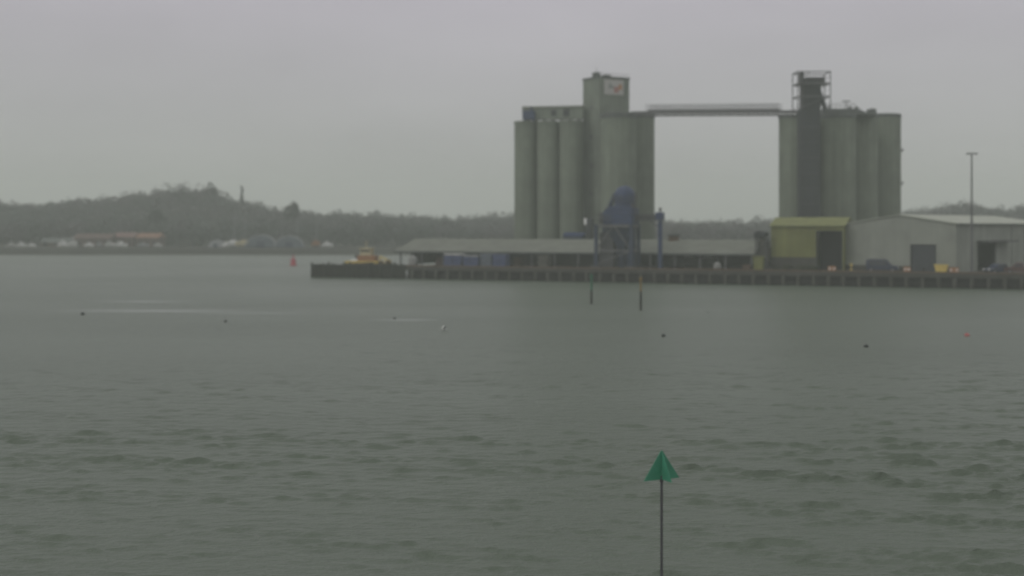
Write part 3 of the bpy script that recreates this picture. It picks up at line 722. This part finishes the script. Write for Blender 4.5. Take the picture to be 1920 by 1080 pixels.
MB().loft([[(-.75,-.6,.1),(.75,-.6,.1),(.75,.6,.1),(-.75,.6,.1)],[(-.9,-.75,2.3),(.9,-.75,2.3),(.9,.75,2.3),(-.9,.75,2.3)]]).build('body', 'yellow_clad', yc, bevel=.04)
MB().box(-1,1,-.85,.85,2.303,2.45).build('lid', 'yellow_roof', yc)
Vw = []
for q in range(26):
    x, y = at(random.uniform(1450, 1528), random.uniform(5, 7.5)); Vw.append(leaf_cards(x, y, QZ+.45, .6, .5, .6, 60, .14))
V = np.concatenate(Vw); o = fast_mesh('scrub', V, quads(len(V)), 'weeds'); o['kind'] = 'stuff'; o['label'] = 'dark low scrub along the foot of the yellow store'

# ------------------------------------------------------------------ pale warehouse
YW = 215.0; cx_, cy_ = PX(1793, YW), YW; A = R(-40)
wa = thing('warehouse', 'large pale grey gabled warehouse with two dark doors at the right', 'warehouse', (cx_, cy_, QZ), A)
# local -x runs left along the gable front, local +y runs back along the side wall
d = np.array((math.cos(A), math.sin(A)))
def front(px):                              # distance along the front (negative to the left) seen in column px
    q = (px-960)/F; return (q*cy_-cx_)/(d[0]-q*d[1])
n_ = np.array((-math.sin(A), math.cos(A)))
def side(px): q = (px-960)/F; return (q*cy_-cx_)/(n_[0]-q*n_[1])
WF = -front(1585); LS = 46.0
he = PZ(420, YW)-QZ; hr = PZ(404.5, YW+7)-QZ
f0, f1 = front(1709), front(1753); yd = cy_+f0*d[1]; hd = PZ(460, yd)-QZ
m = MB(); m.box(-WF, f0, 0, .22, 0, he); m.box(f1, 0, 0, .22, 0, he); m.box(f0, f1, 0, .22, hd, he)
m.prism_xz([(-WF,he+.002),(0,he+.002),(-WF/2,hr)], 0, .22); m.build('front_wall', 'clad_white', wa)
g0, g1 = side(1834), side(1866); hd2 = PZ(456, cy_+g0*n_[1])-QZ
m = MB(); m.box(-.22, 0, .223, g0, 0, he); m.box(-.22, 0, g1, LS, 0, he); m.box(-.22, 0, g0, g1, hd2, he); m.build('side_wall', 'clad_white', wa)
m = MB(); m.box(-WF, -WF+.22, .223, LS, 0, he); m.box(-WF+.223, -.223, LS-.22, LS, 0, he); m.prism_xz([(-WF,he+.002),(0,he+.002),(-WF/2,hr)], LS-.22, LS); m.build('rear_wall', 'clad_white', wa)
m = MB(); m.prism_xz([(.35,he-.02),(-WF/2,hr+.08),(-WF-.35,he-.02),(-WF-.35,he+.14),(-WF/2,hr+.24),(.35,he+.14)], -.25, LS+.25); m.build('roof', 'clad_roof', wa)
m = MB(); m.box(.36, .5, -.2, LS, he-.12, he+.06); m.build('gutter', 'dark_steel', wa)
m = MB(); m.box(f0-.18, f0, -.06, .2, 0, hd+.18); m.box(f1, f1+.18, -.06, .2, 0, hd+.18); m.box(f0, f1, -.06, -.003, hd, hd+.18); m.build('door_frame', 'dark_clad', wa)
m = MB()
nsl = 14
for q in range(nsl): m.box(f0, f1, .10, .16+.03*(q%2), hd*q/nsl, hd*(q+1)/nsl-.03)
m.build('roller_door', 'door_slate', wa)
m = MB(); m.box(-3.2, -3.0, g0, g1, 0, hd2); m.build('interior_shade_sheet', 'black_void', wa)  # added black sheet, its colour stands in for the unlit inside
m = MB(); m.box(-.1, .04, g0-.2, g0, 0, hd2+.2); m.box(-.1, .04, g1, g1+.2, 0, hd2+.2); m.build('door_frame', 'dark_clad', wa)
g2 = side(1889)
m = MB(); m.box(.003, 2.0, g0-.6, g2, hd2+.15, hd2+.42)
m.build('canopy', 'dark_steel', wa)
for q in range(4): yq = g2+2+q*7; MB().box(.003, .09, yq, yq+.1, 0, he-.2).build('downpipe', 'grey_steel', wa)
m = MB(); m.box(-WF-.02, f0-.2, -.12, -.003, 0, .9); m.box(f1+.2, .02, -.12, -.003, 0, .9); m.build('plinth', 'quay_concrete', wa)

# ------------------------------------------------------------------ lamp mast
Y = 213.0; X = PX(1822, Y)
lm = thing('lamp_mast', 'tall thin lighting mast in front of the warehouse side wall', 'lamp mast', (X, Y, QZ))
zt = PZ(288, Y)-QZ
MB().lathe([(.32,0),(.32,.3),(.22,.32),(.20,3),(.12,zt)], 12).build('pole', 'grey_steel', lm, True)
m = MB(); m.box(-.8,.8,-.06,.06,zt+.003,zt+.12); m.build('crossarm', 'dark_steel', lm)
for x in (-.65, .65):
    m = MB(); m.box(x-.28,x+.28,-.5,.25,zt-.12,zt+.0); l_ = m.build('floodlight', 'dark_steel', lm); MB().box(x-.22,x+.22,-.45,.2,zt-.16,zt-.123).build('lens', 'lamp_lens', l_)

# ------------------------------------------------------------------ vehicles
def car(name, label, loc, rz, body, tall=1.9, length=4.8, style='van', group=None):
    t = thing(name, label, 'car' if style != 'pickup' else 'pickup', loc, rz, group); l2 = length/2; w2 = .9
    if style == 'van': prof = [(-l2,.35),(l2,.35),(l2+.02,.75),(l2-.12,.98),(l2-1.15,1.12),(l2-1.95,tall-.08),(l2-2.3,tall),(-l2+.25,tall),(-l2,tall-.25),(-l2-.03,.9)]
    elif style == 'hatch': prof = [(-l2,.32),(l2,.32),(l2+.02,.65),(l2-.1,.82),(l2-1.05,.95),(l2-1.7,tall-.05),(l2-2.0,tall),(-l2+.75,tall-.04),(-l2+.1,1.0),(-l2-.02,.8)]
    else: prof = [(-l2,.4),(l2,.4),(l2+.02,.8),(l2-.1,1.0),(l2-1.2,1.1),(l2-1.8,tall-.05),(l2-2.0,tall),(-l2+2.0,tall),(-l2+1.8,1.12),(-l2,1.1)]
    b = MB()
    rings = []
    for y, sc_ in ((-w2,.0),(-w2+.06,1),(w2-.06,1),(w2,.0)):
        rr = []
        for x, z in prof:
            tuck = .14*max(0, (z-1.0))/.9; yy = math.copysign(max(abs(y)-tuck, .3), y); s_ = .985 if sc_ == 0 else 1
            rr.append((x*s_, yy, .35+(z-.35)*s_))
        rings.append(rr)
    b.loft(rings); b.build('body', body, t, bevel=.04)
    g = MB(); xf = l2-1.35; xr = -l2+.45 if style != 'pickup' else -l2+2.1
    for sy in (-1, 1):
        zt_ = tall-.14; yy0 = sy*(w2-.03); yy1 = sy*(w2-.14*(zt_-1)/.9-.0)
        xs_ = np.linspace(xr, xf-.55, 4)
        for q in range(3):
            a0, a1 = xs_[q]+.05, xs_[q+1]-.05; e = .35 if q == 2 else 0
            g.add([(a0,yy0*1.012,1.12),(a1+e,yy0*1.012,1.12),(a1,yy1*1.012,zt_),(a0,yy1*1.012,zt_),(a0,yy0*.97,1.12),(a1+e,yy0*.97,1.12),(a1,yy1*.97,zt_),(a0,yy1*.97,zt_)], [(0,1,2,3),(4,5,6,7),(0,1,5,4),(1,2,6,5),(2,3,7,6),(3,0,4,7)])
    g.build('side_window', 'glass', t)
    for x in (-l2+.85, l2-.9):
        for sy in (-1, 1):
            wv = MB(); wv.tube((x, sy*(w2-.2), .36), (x, sy*(w2+.03), .36), .36, n=20); wo = wv.build('wheel', 'tyre', t, True)
            rm = MB(); rm.tube((x, sy*(w2+.032), .36), (x, sy*(w2+.05), .36), .21, n=14); rm.build('rim', 'pale_steel', wo)
    for sy in (-1, 1):
        h_ = MB(); h_.box(l2-.06, l2+.05, sy*.62-.2, sy*.62+.2, .62, .82); h_.build('headlight', 'lamp_lens', t, bevel=.03)
    m = MB(); m.box(l2-.02, l2+.1, -.85, .85, .36, .55); m.box(-l2-.1, -l2+.02, -.85, .85, .36, .58); m.build('bumper', 'tyre', t, bevel=.03)
    return t
X, Y = at(1655, 3.4); car('parked_van', 'dark blue van parked before the gable of the warehouse', (X, Y, QZ), R(-24), 'car_blue', 2.15, 5.2, 'van')
X, Y = at(1868, 1.9); car('parked_car', 'small blue car parked below the canopy of the warehouse side door', (X, Y, QZ), R(200), 'car_blue', 1.65, 3.9, 'hatch')
X, Y = at(1913, 2.6); car('parked_pickup', 'dark red pickup at the right edge beside the blue car', (X, Y, QZ), R(158), 'car_red', 1.85, 4.9, 'pickup')
# skip, barriers, bollards
X, Y = at(1765, 3.2)
sk = thing('skip', 'yellow steel skip to the right of the roller door', 'skip', (X, Y, QZ), QA)
MB().prism_xz([(-.8,.15),(.8,.15),(1.1,1.35),(-1.1,1.35)], -.75, .75).build('body', 'yellow_paint', sk, bevel=.03)
m = MB(); m.box(-1.17,1.17,-.82,-.753,1.2,1.36); m.box(-1.17,1.17,.753,.82,1.2,1.36); m.build('rim', 'yellow_paint', sk)
m = MB(); m.box(-.7,-.4,-.6,.6,0,.147); m.box(.4,.7,-.6,.6,0,.147); m.build('skid', 'dark_steel', sk)
def barrier(label, x, t, wd):
    X, Y = at(x, t); o = thing('barrier', label, 'barrier', (X, Y, QZ), QA, 'orange barriers along the wharf edge')
    MB().prism_yz([(-.25,0),(.25,0),(.12,.35),(.08,.95),(-.08,.95),(-.12,.35)], -wd/2, wd/2).build('block', 'orange_paint', o, bevel=.03)
    m = MB(); m.box(-wd/2+.15,-wd/2+.4,-.14,.14,.4,.7); m.box(wd/2-.4,wd/2-.15,-.14,.14,.4,.7); m.build('reflector', 'white_paint', o)
barrier('orange plastic barrier just left of the roller door', 1701, 1.8, 1.1)
barrier('orange barrier at the wharf edge below the warehouse corner', 1789, .9, 1.5)
barrier('orange barrier on the wharf in front of the black doorway', 1560, 1.0, 1.3)
def bollard(label, x, t, m_='yellow_paint', h_=1.0):
    X, Y = at(x, t); o = thing('bollard', label, 'bollard', (X, Y, QZ), 0, 'bollards along the wharf')
    MB().lathe([(.22,0),(.22,.06),(.15,.08),(.15,h_*.75),(.24,h_*.82),(.24,h_*.95),(.12,h_)], 14).build('post', m_, o, True)
    MB().lathe([(.156,h_*.45),(.156,h_*.6)], 14).build('band', 'dark_steel', o, True)
bollard('yellow bollard between the yellow store and the warehouse', 1596, 1.6, h_=1.4)
for q, (x, lb) in enumerate(((866, 'dark mooring bollard in front of the leftmost blue stack'), (990, 'dark mooring bollard below the left silos'), (1085, 'dark mooring bollard just left of the unloader'), (1300, 'dark mooring bollard right of the blue post'), (1480, 'dark mooring bollard in front of the yellow store'), (1732, 'dark mooring bollard in front of the roller door'))):
    bollard(lb, x, 1.0, 'quay_dark', .8)

# ------------------------------------------------------------------ workboat behind the jetty
Yb = 266.0; k = Yb/F; X = PX(692, Yb)
wb = thing('workboat', 'buff and orange workboat moored behind the dark jetty', 'boat', (X, Yb, 0), R(-14))
def hull(L_, B, zk, zs_, zb_, n=12):
    rings = []
    for q in range(n+1):
        u = q/n; x = -L_/2+L_*u; wv = B/2*(min(1, (1-u)*2.6)**.6)*(.86+.14*min(1, u*4)); wv = max(wv, .05); sheer = zs_+(zb_-zs_)*u**2
        rings.append([(x, -wv, sheer), (x, -wv*.92, sheer*.4), (x, -wv*.45, zk), (x, wv*.45, zk), (x, wv*.92, sheer*.4), (x, wv, sheer)])
    return MB().loft(rings)
hull(9.6, 3.6, -.7, 2.5, 3.3).build('hull', 'rust_brown', wb, True)
m = MB(); m.box(-4.6,2.6,-1.72,-1.55,2.55,3.0); m.box(-4.6,2.6,1.55,1.72,2.55,3.0); m.box(-4.75,-4.6,-1.5,1.5,2.55,2.95); m.build('bulwark', 'yellow_paint', wb)
m = MB(); m.box(-2.1,1.6,-1.25,1.25,2.5,4.1); m.build('deckhouse', 'orange_paint', wb, bevel=.06)
m = MB(); m.box(-1.6,.7,-1.0,1.0,4.11,5.5); m.box(-1.8,.9,-1.15,1.15,5.503,5.65); wo = m.build('wheelhouse', 'cream_paint', wb, bevel=.04)
for q in range(3): MB().box(-1.4+q*.7,-.9+q*.7,-1.03,-1.003,4.75,5.3).build('window', 'glass', wo)
m = MB(); m.tube((-.6,0,5.65),(-.6,0,7.2),.09); m.box(-.65,-.55,-.7,.7,6.5,6.6); m.build('mast', 'cream_paint', wb)
m = MB(); m.tube((2.4,0,2.6),(2.4,0,4.0),.18); m.tube((2.4,0,3.9),(4.9,-.3,2.9),.16,.1); m.build('deck_crane', 'yellow_paint', wb)
for q in range(3): MB().blob((-3.6+q*.7, -.5, 2.9+.1*q), .4, .4, .4).build('fender', 'white_paint', wb, True)
m = MB(); m.box(2.7,4.0,-1.0,.9,2.55,3.15); m.build('deck_crate', 'cream_paint', wb, bevel=.04)
m = MB(); m.tube((-2.9,.3,2.6),(-2.9,.3,4.2),.28); m.build('funnel', 'dark_steel', wb)

# ------------------------------------------------------------------ channel marks
X, Y = PX(1240.5, 33), 33.0
mk = thing('channel_marker', 'green cone-shaped topmark on a thin dark pole in the near water', 'channel marker', (X, Y, 0))
k = Y/F; zt = PZ(845, Y); zc = PZ(899, Y); hw = 35.5*k/math.cos(R(27))
MB().lathe([(.036,-1.5),(.034,zc+.1)], 12).build('pole', 'dark_steel', mk, True)
def plate(a, half, th=.008, lo=None):
    c, s_ = math.cos(a), math.sin(a); nx, ny = -s_*th, c*th
    P = [(-half*c, -half*s_, zc), (half*c, half*s_, zc), (.02*c, .02*s_, zt), (-.02*c, -.02*s_, zt)]
    return MB().add([(x+nx,y+ny,z) for x,y,z in P]+[(x-nx,y-ny,z) for x,y,z in P], [(0,1,2,3),(7,6,5,4),(0,1,5,4),(1,2,6,5),(2,3,7,6),(3,0,4,7)])
plate(R(27), hw).build('topmark_plate', 'green_paint', mk)
def halfplate(a, half, th=.008):
    c, s_ = math.cos(a), math.sin(a); nx, ny = -s_*th, c*th
    P = [(.012*c, .012*s_, zc), (half*c, half*s_, zc), (.02*c, .02*s_, zt-.03)]
    return MB().add([(x+nx,y+ny,z) for x,y,z in P]+[(x-nx,y-ny,z) for x,y,z in P], [(0,1,2),(5,4,3),(0,1,4,3),(1,2,5,4),(2,0,3,5)])
halfplate(R(-63), hw*.86).build('topmark_plate', 'green_paint', mk); halfplate(R(117), hw).build('topmark_plate', 'green_paint', mk)
MB().lathe([(.05,zc-.06),(.05,zc-.003)], 12).build('collar', 'dark_steel', mk, True)
def stake(label, x, yb, yt, ysplit, m_, shape):
    Y = H*F/(yb-HY); X = PX(x, Y); z1, z2 = PZ(ysplit, Y), PZ(yt, Y); r = 2.0*Y/F
    o = thing('channel_stake', label, 'channel marker', (X, Y, 0), 0, 'channel stakes off the wharf')
    MB().lathe([(r*1.05,-1.5),(r,z1-.003)], 14).build('wet_shaft', 'quay_dark', o, True)
    MB().lathe([(r*.95,z1),(r*.9,z2-.25)], 14).build('painted_shaft', m_, o, True)
    if shape == 'cone': MB().lathe([(r*1.6,z2-.247),(.03,z2+.2)], 14).build('topmark', m_, o, True)
    else: MB().lathe([(r*1.4,z2-.247),(r*1.4,z2+.1),(r*.6,z2+.16)], 14).build('topmark', m_, o, True)
    return o
stake('green-topped stake standing in the water before the unloader', 1109, 570, 516, 544, 'dark_green_paint', 'cone')
stake('yellow-topped stake standing in the water right of the green one', 1201.5, 582, 522, 546, 'ochre_paint', 'can')
Y = H*F/(498-HY); X = PX(550, Y)
rb = thing('can_buoy', 'red can buoy floating left of the jetty end', 'buoy', (X, Y, 0))
MB().lathe([(.55,-.5),(.85,-.15),(.85,.35),(.68,.45),(.62,1.75),(.5,1.85)], 20).build('float', 'red_paint', rb, True)
MB().lathe([(.10,1.853),(.10,2.3),(.28,2.3),(.28,2.65),(.05,2.7)], 12).build('topmark', 'red_paint', rb, True)
def buoy(label, x, y, r, m_, group):
    Y = H*F/(y-HY); X = PX(x, Y)
    o = thing('mooring_buoy', label, 'buoy', (X, Y, 0), 0, group)
    MB().lathe([(.02,-r*.7),(r*.7,-r*.4),(r,.05),(r*.95,r*.5),(r*.6,r*.95),(r*.2,r*1.1)], 18).build('float', m_, o, True)
    m = MB()
    for q in range(12):
        a, b_ = 2*math.pi*q/12, 2*math.pi*(q+1)/12; m.tube((r*.3*math.cos(a),0,r*1.3+r*.3*math.sin(a)),(r*.3*math.cos(b_),0,r*1.3+r*.3*math.sin(b_)),r*.06,n=5)
    m.build('ring', 'dark_steel', o)
GB = 'small mooring buoys on the open water'
buoy('dark mooring buoy furthest left, under the pale streaks', 155, 590, .24, 'buoy_dark', GB)
buoy('small dark buoy between the furthest left buoy and the white gull', 423, 604, .17, 'buoy_dark', GB)
buoy('tiny dark buoy just up and left from the white gull', 740, 598, .16, 'buoy_dark', GB)
buoy('dark mooring buoy below the yellow-topped stake', 1244, 631, .2, 'buoy_dark', GB)
buoy('dark mooring buoy on the open water below the yellow store', 1624, 651, .2, 'buoy_dark', GB)
buoy('pink red buoy on the water below the warehouse side door', 1813, 630, .25, 'pink_paint', GB)
buoy('tiny pale grey buoy up and right of the buoy by the stakes', 1327, 586, .14, 'sign_grey', GB)
# gull
Y = H*F/(620-HY); X = PX(833, Y)
gu = thing('gull', 'white gull with half raised wings just above the water', 'bird', (X, Y, .02), R(20))
rings = []
for x, r, z in ((-.34,.012,.20),(-.28,.045,.20),(-.2,.05,.19),(-.12,.09,.15),(0,.115,.13),(.12,.09,.14),(.22,.045,.16),(.34,.03,.17),(.36,.01,.17)):
    rings.append([(x, 1.1*r*math.cos(a), z+r*math.sin(a)*(1 if x < .2 else .4)) for a in np.linspace(0, 2*math.pi, 12, endpoint=False)])
MB().loft(rings).build('body', 'feather_white', gu, True)
for sy in (-1, 1):
    m = MB(); rr = []
    for y, x0, x1, z in ((.06,-.12,.10,.2),(.2,-.13,.07,.34),(.36,-.08,.06,.42),(.55,.02,.09,.44),(.62,.08,.1,.44)):
        rr.append([(x0,sy*y,z),(x1,sy*y,z-.01),(x1,sy*y,z-.02),(x0,sy*y,z-.02)])
    m.loft(rr); m.build('wing', 'feather_grey' if sy < 0 else 'feather_white', gu)
MB().tube((-.34,0,.2),(-.40,0,.19),.012,.003).build('beak', 'yellow_paint', gu)

# ------------------------------------------------------------------ boatyard on the far shore
def yard(x, Y=472.0): X = PX(x, Y); return X, Y, float(ground(X, Y))
def brick_shed(label, xa, xb, ytop, m_roof, Y=490.):
    k = Y/F; half = (xb-xa)/2*k; zt = PZ(ytop, Y)-2.3; ev = zt-1.8
    rs = thing('brick_shed', label, 'shed', (PX((xa+xb)/2, Y), Y, 2.3), R(random.uniform(-6, 6)), 'brick sheds on the left shore')
    MB().box(-half, half, -4, 4, -.4, ev).build('wall', 'brick_red', rs)
    MB().prism_yz([(-4.5,ev+.003),(4.5,ev+.003),(0,zt)], -half-.3, half+.3).build('roof', m_roof, rs)
    n = max(3, int(half*2/3))
    for q in range(n):
        x = -half+1.5+q*(2*half-3)/(n-1)
        mm = MB().box(-.5,.5,-4.06,-4.003,.9,2.0) if q % 3 else MB().box(-.8,.8,-4.06,-4.003,0,2.2)
        mm.build('window' if q % 3 else 'door', 'glass' if q % 3 else 'dark_timber', rs).location = (x, 0, 0)
brick_shed('low faded red shed, leftmost of the row behind the laid up boats', 84, 140, 446, 'dark_roofing')
brick_shed('long dull red shed behind the tall cabin cruiser', 146, 214, 438, 'brick_red')
brick_shed('red shed with a reddish roof in the middle of the shed row', 219, 258, 436, 'roof_red', 494)
brick_shed('orange-tinted brick shed at the right end of the shed row', 262, 304, 437, 'roof_orange')
def dome(label, x, wpx, ytop, Y, m_):
    X, Y, g = yard(x, Y); k = Y/F; r = wpx*k/2; hgt = PZ(ytop, Y)-g
    o = thing('arched_shelter', label, 'shelter', (X, Y, g-.1), R(8), 'arched shelters in the boatyard'); n = 18
    arc = [(r*math.cos(math.pi*q/n), hgt*math.sin(math.pi*q/n)) for q in range(n+1)]
    MB().prism_xz(arc, -5, 5).build('cover', m_, o, True)
    for y in (-5.12, -1.7, 1.7, 5.0):
        m = MB()
        for q in range(n):
            a, b_ = arc[q], arc[q+1]; e = 1.07
            m.add([(a[0],y,a[1]),(b_[0],y,b_[1]),(b_[0]*e,y,b_[1]*e),(a[0]*e,y,a[1]*e),(a[0],y+.25,a[1]),(b_[0],y+.25,b_[1]),(b_[0]*e,y+.25,b_[1]*e),(a[0]*e,y+.25,a[1]*e)], [(0,1,2,3),(4,5,6,7),(0,1,5,4),(3,2,6,7)])
        m.build('hoop', 'tarp_light', o)
    m = MB(); m.box(-r*.28, r*.28, -5.08, -5.003, 0, hgt*.55); m.build('door', 'dull_blue', o)
dome('larger blue-grey arched shelter, left of the pair in the boatyard', 490, 56, 441, 474, 'tarp_blue')
dome('blue-grey arched shelter, right of the pair behind the red buoy', 543, 52, 443, 473, 'tarp_blue')
dome('small pale arched shelter left of the yachts in the boatyard', 406, 26, 450, 476, 'tarp_light')
def motorboat(label, x, wpx, Y=470., m_='white_paint', hgt=1.0, rz=0):
    X, Y, g = yard(x, Y); L_ = wpx*Y/F
    o = thing('motorboat', label, 'boat', (X, Y, g+.35), rz, 'motorboats laid up on the left shore')
    b = hull(L_, L_*.32, 0, .95*hgt, 1.25*hgt); b.build('hull', m_, o, True)
    m = MB(); m.prism_xz([(-L_*.25,.9*hgt),(L_*.2,.95*hgt),(L_*.08,1.9*hgt),(-L_*.22,1.95*hgt)], -L_*.11, L_*.11); c_ = m.build('cabin', m_, o, bevel=.05)
    m = MB(); m.box(-L_*.2, L_*.04, -L_*.11-.03, -L_*.11-.003, 1.3*hgt, 1.7*hgt); m.build('window', 'glass', c_)
    m = MB()
    for q in (-.3, .0, .25):
        for sy in (-1,1): m.tube((q*L_, sy*L_*.1, -.4), (q*L_, sy*L_*.06, .3), .07, n=6)
    m.build('cradle', 'dark_steel', o)
motorboat('leftmost small grey white motorboat at the far left of the shore', 21, 18, m_='off_white', hgt=.8)
motorboat('small white motorboat, second from the far left of the shore', 40, 16, hgt=.9)
motorboat('low white motorboat, third from the far left of the shore', 59, 17, hgt=.7)
motorboat('white motorboat with long bow at the left end of the brick sheds', 118, 20, 478, hgt=1.1)
motorboat('tall white cabin cruiser before the brick sheds', 137, 16, 470, hgt=1.7, m_='off_white')
motorboat('low bright white motorboat right of the tall cabin cruiser', 167, 18, hgt=.8)
motorboat('grey white motorboat left of the long white one by the brick sheds', 205, 17, m_='off_white', hgt=1.2, rz=R(30))
motorboat('long white motorboat at the middle of the brick sheds', 226, 26, hgt=1.0)
motorboat('faint grey motorboat near the right end of the brick sheds', 268, 24, 474, m_='tarp_light', hgt=.7)
motorboat('small white motorboat right of the arched shelters', 613, 22, 472, hgt=1.0)
motorboat('grey hulled motorboat between the low white one and the group of two', 186, 12, 476, m_='tarp_light', hgt=1.0, rz=R(20))
motorboat('small pale motorboat at the right end of the brick sheds', 296, 16, 471, m_='off_white', hgt=.8)
motorboat('tiny white motorboat between the small arched shelter and the yachts', 421, 10, 470, hgt=.9)
def yacht(label, x, wpx, ymast, Y=471., m_='white_paint', hgt=1.2, rz=0):
    X, Y, g = yard(x, Y); L_ = wpx*Y/F; zm = PZ(ymast, Y)-g-.9
    o = thing('yacht', label, 'yacht', (X, Y, g+.9), rz, 'yachts laid up in the boatyard')
    hull(L_, L_*.3, -.3, 1.0*hgt, 1.25*hgt).build('hull', m_, o, True)
    MB().prism_xz([(-.4,-.9),(.5,-.9),(.9,-.25),(-.7,-.25)], -.12, .12).build('keel', 'dark_steel', o)
    MB().prism_xz([(-L_*.2,1.0*hgt),(L_*.2,1.05*hgt),(L_*.12,1.5*hgt),(-L_*.18,1.55*hgt)], -L_*.09, L_*.09).build('cabin', m_, o, bevel=.04)
    m = MB(); m.tube((.3,0,1.2*hgt),(.3,0,zm),.17,.12,8); m.tube((.3,0,2.4*hgt),(-L_*.38,0,2.3*hgt),.09); m.tube((.3,-.9,zm*.6),(.3,.9,zm*.6),.04); m.build('mast', 'pale_steel', o)
    m = MB(); m.tube((.3,0,zm),(L_*.49,0,1.3*hgt),.02,n=4); m.tube((.3,0,zm),(-L_*.48,0,1.1*hgt),.02,n=4); m.build('rigging', 'grey_steel', o)
    for q in (-.25,.25):
        for sy in (-1,1): MB().tube((q*L_, sy*1.5, -.95), (q*L_, sy*.8, .3), .06, n=6).build('prop', 'dark_steel', o)
yacht('white yacht on props left of the blue shelters, taller mast', 438, 34, 402)
yacht('cream yacht close beside the left blue shelter', 457, 30, 408, 469, 'cream_paint', 1.3)
yacht('grey white yacht in the gap between the two blue shelters', 527, 26, 415, 480, 'off_white', 1.1)
yacht('off-white yacht hidden behind the right blue shelter with tall mast', 556, 24, 404, 482, 'off_white', 1.1)
yacht('small yacht with orange hull right of the arched shelters', 592, 16, 420, 470, 'orange_paint', 1.2, R(20))

# ------------------------------------------------------------------ rain haze
hz = MB().box(-1200, 1200, -60, 1250, -2.2, 52); MATS['haze'] = hm = bpy.data.materials.new('haze'); hm.use_nodes = True
t = hm.node_tree; t.nodes.clear(); om = t.nodes.new('ShaderNodeOutputMaterial'); pv = t.nodes.new('ShaderNodeVolumePrincipled')
pv.inputs['Color'].default_value = (.90, .955, .885, 1); pv.inputs['Density'].default_value = .0008; pv.inputs['Anisotropy'].default_value = 0.1
t.links.new(pv.outputs[0], om.inputs['Volume'])
o = hz.build('haze', 'haze'); o['kind'] = 'stuff'; o['label'] = 'grey rain haze hanging over the whole harbour'
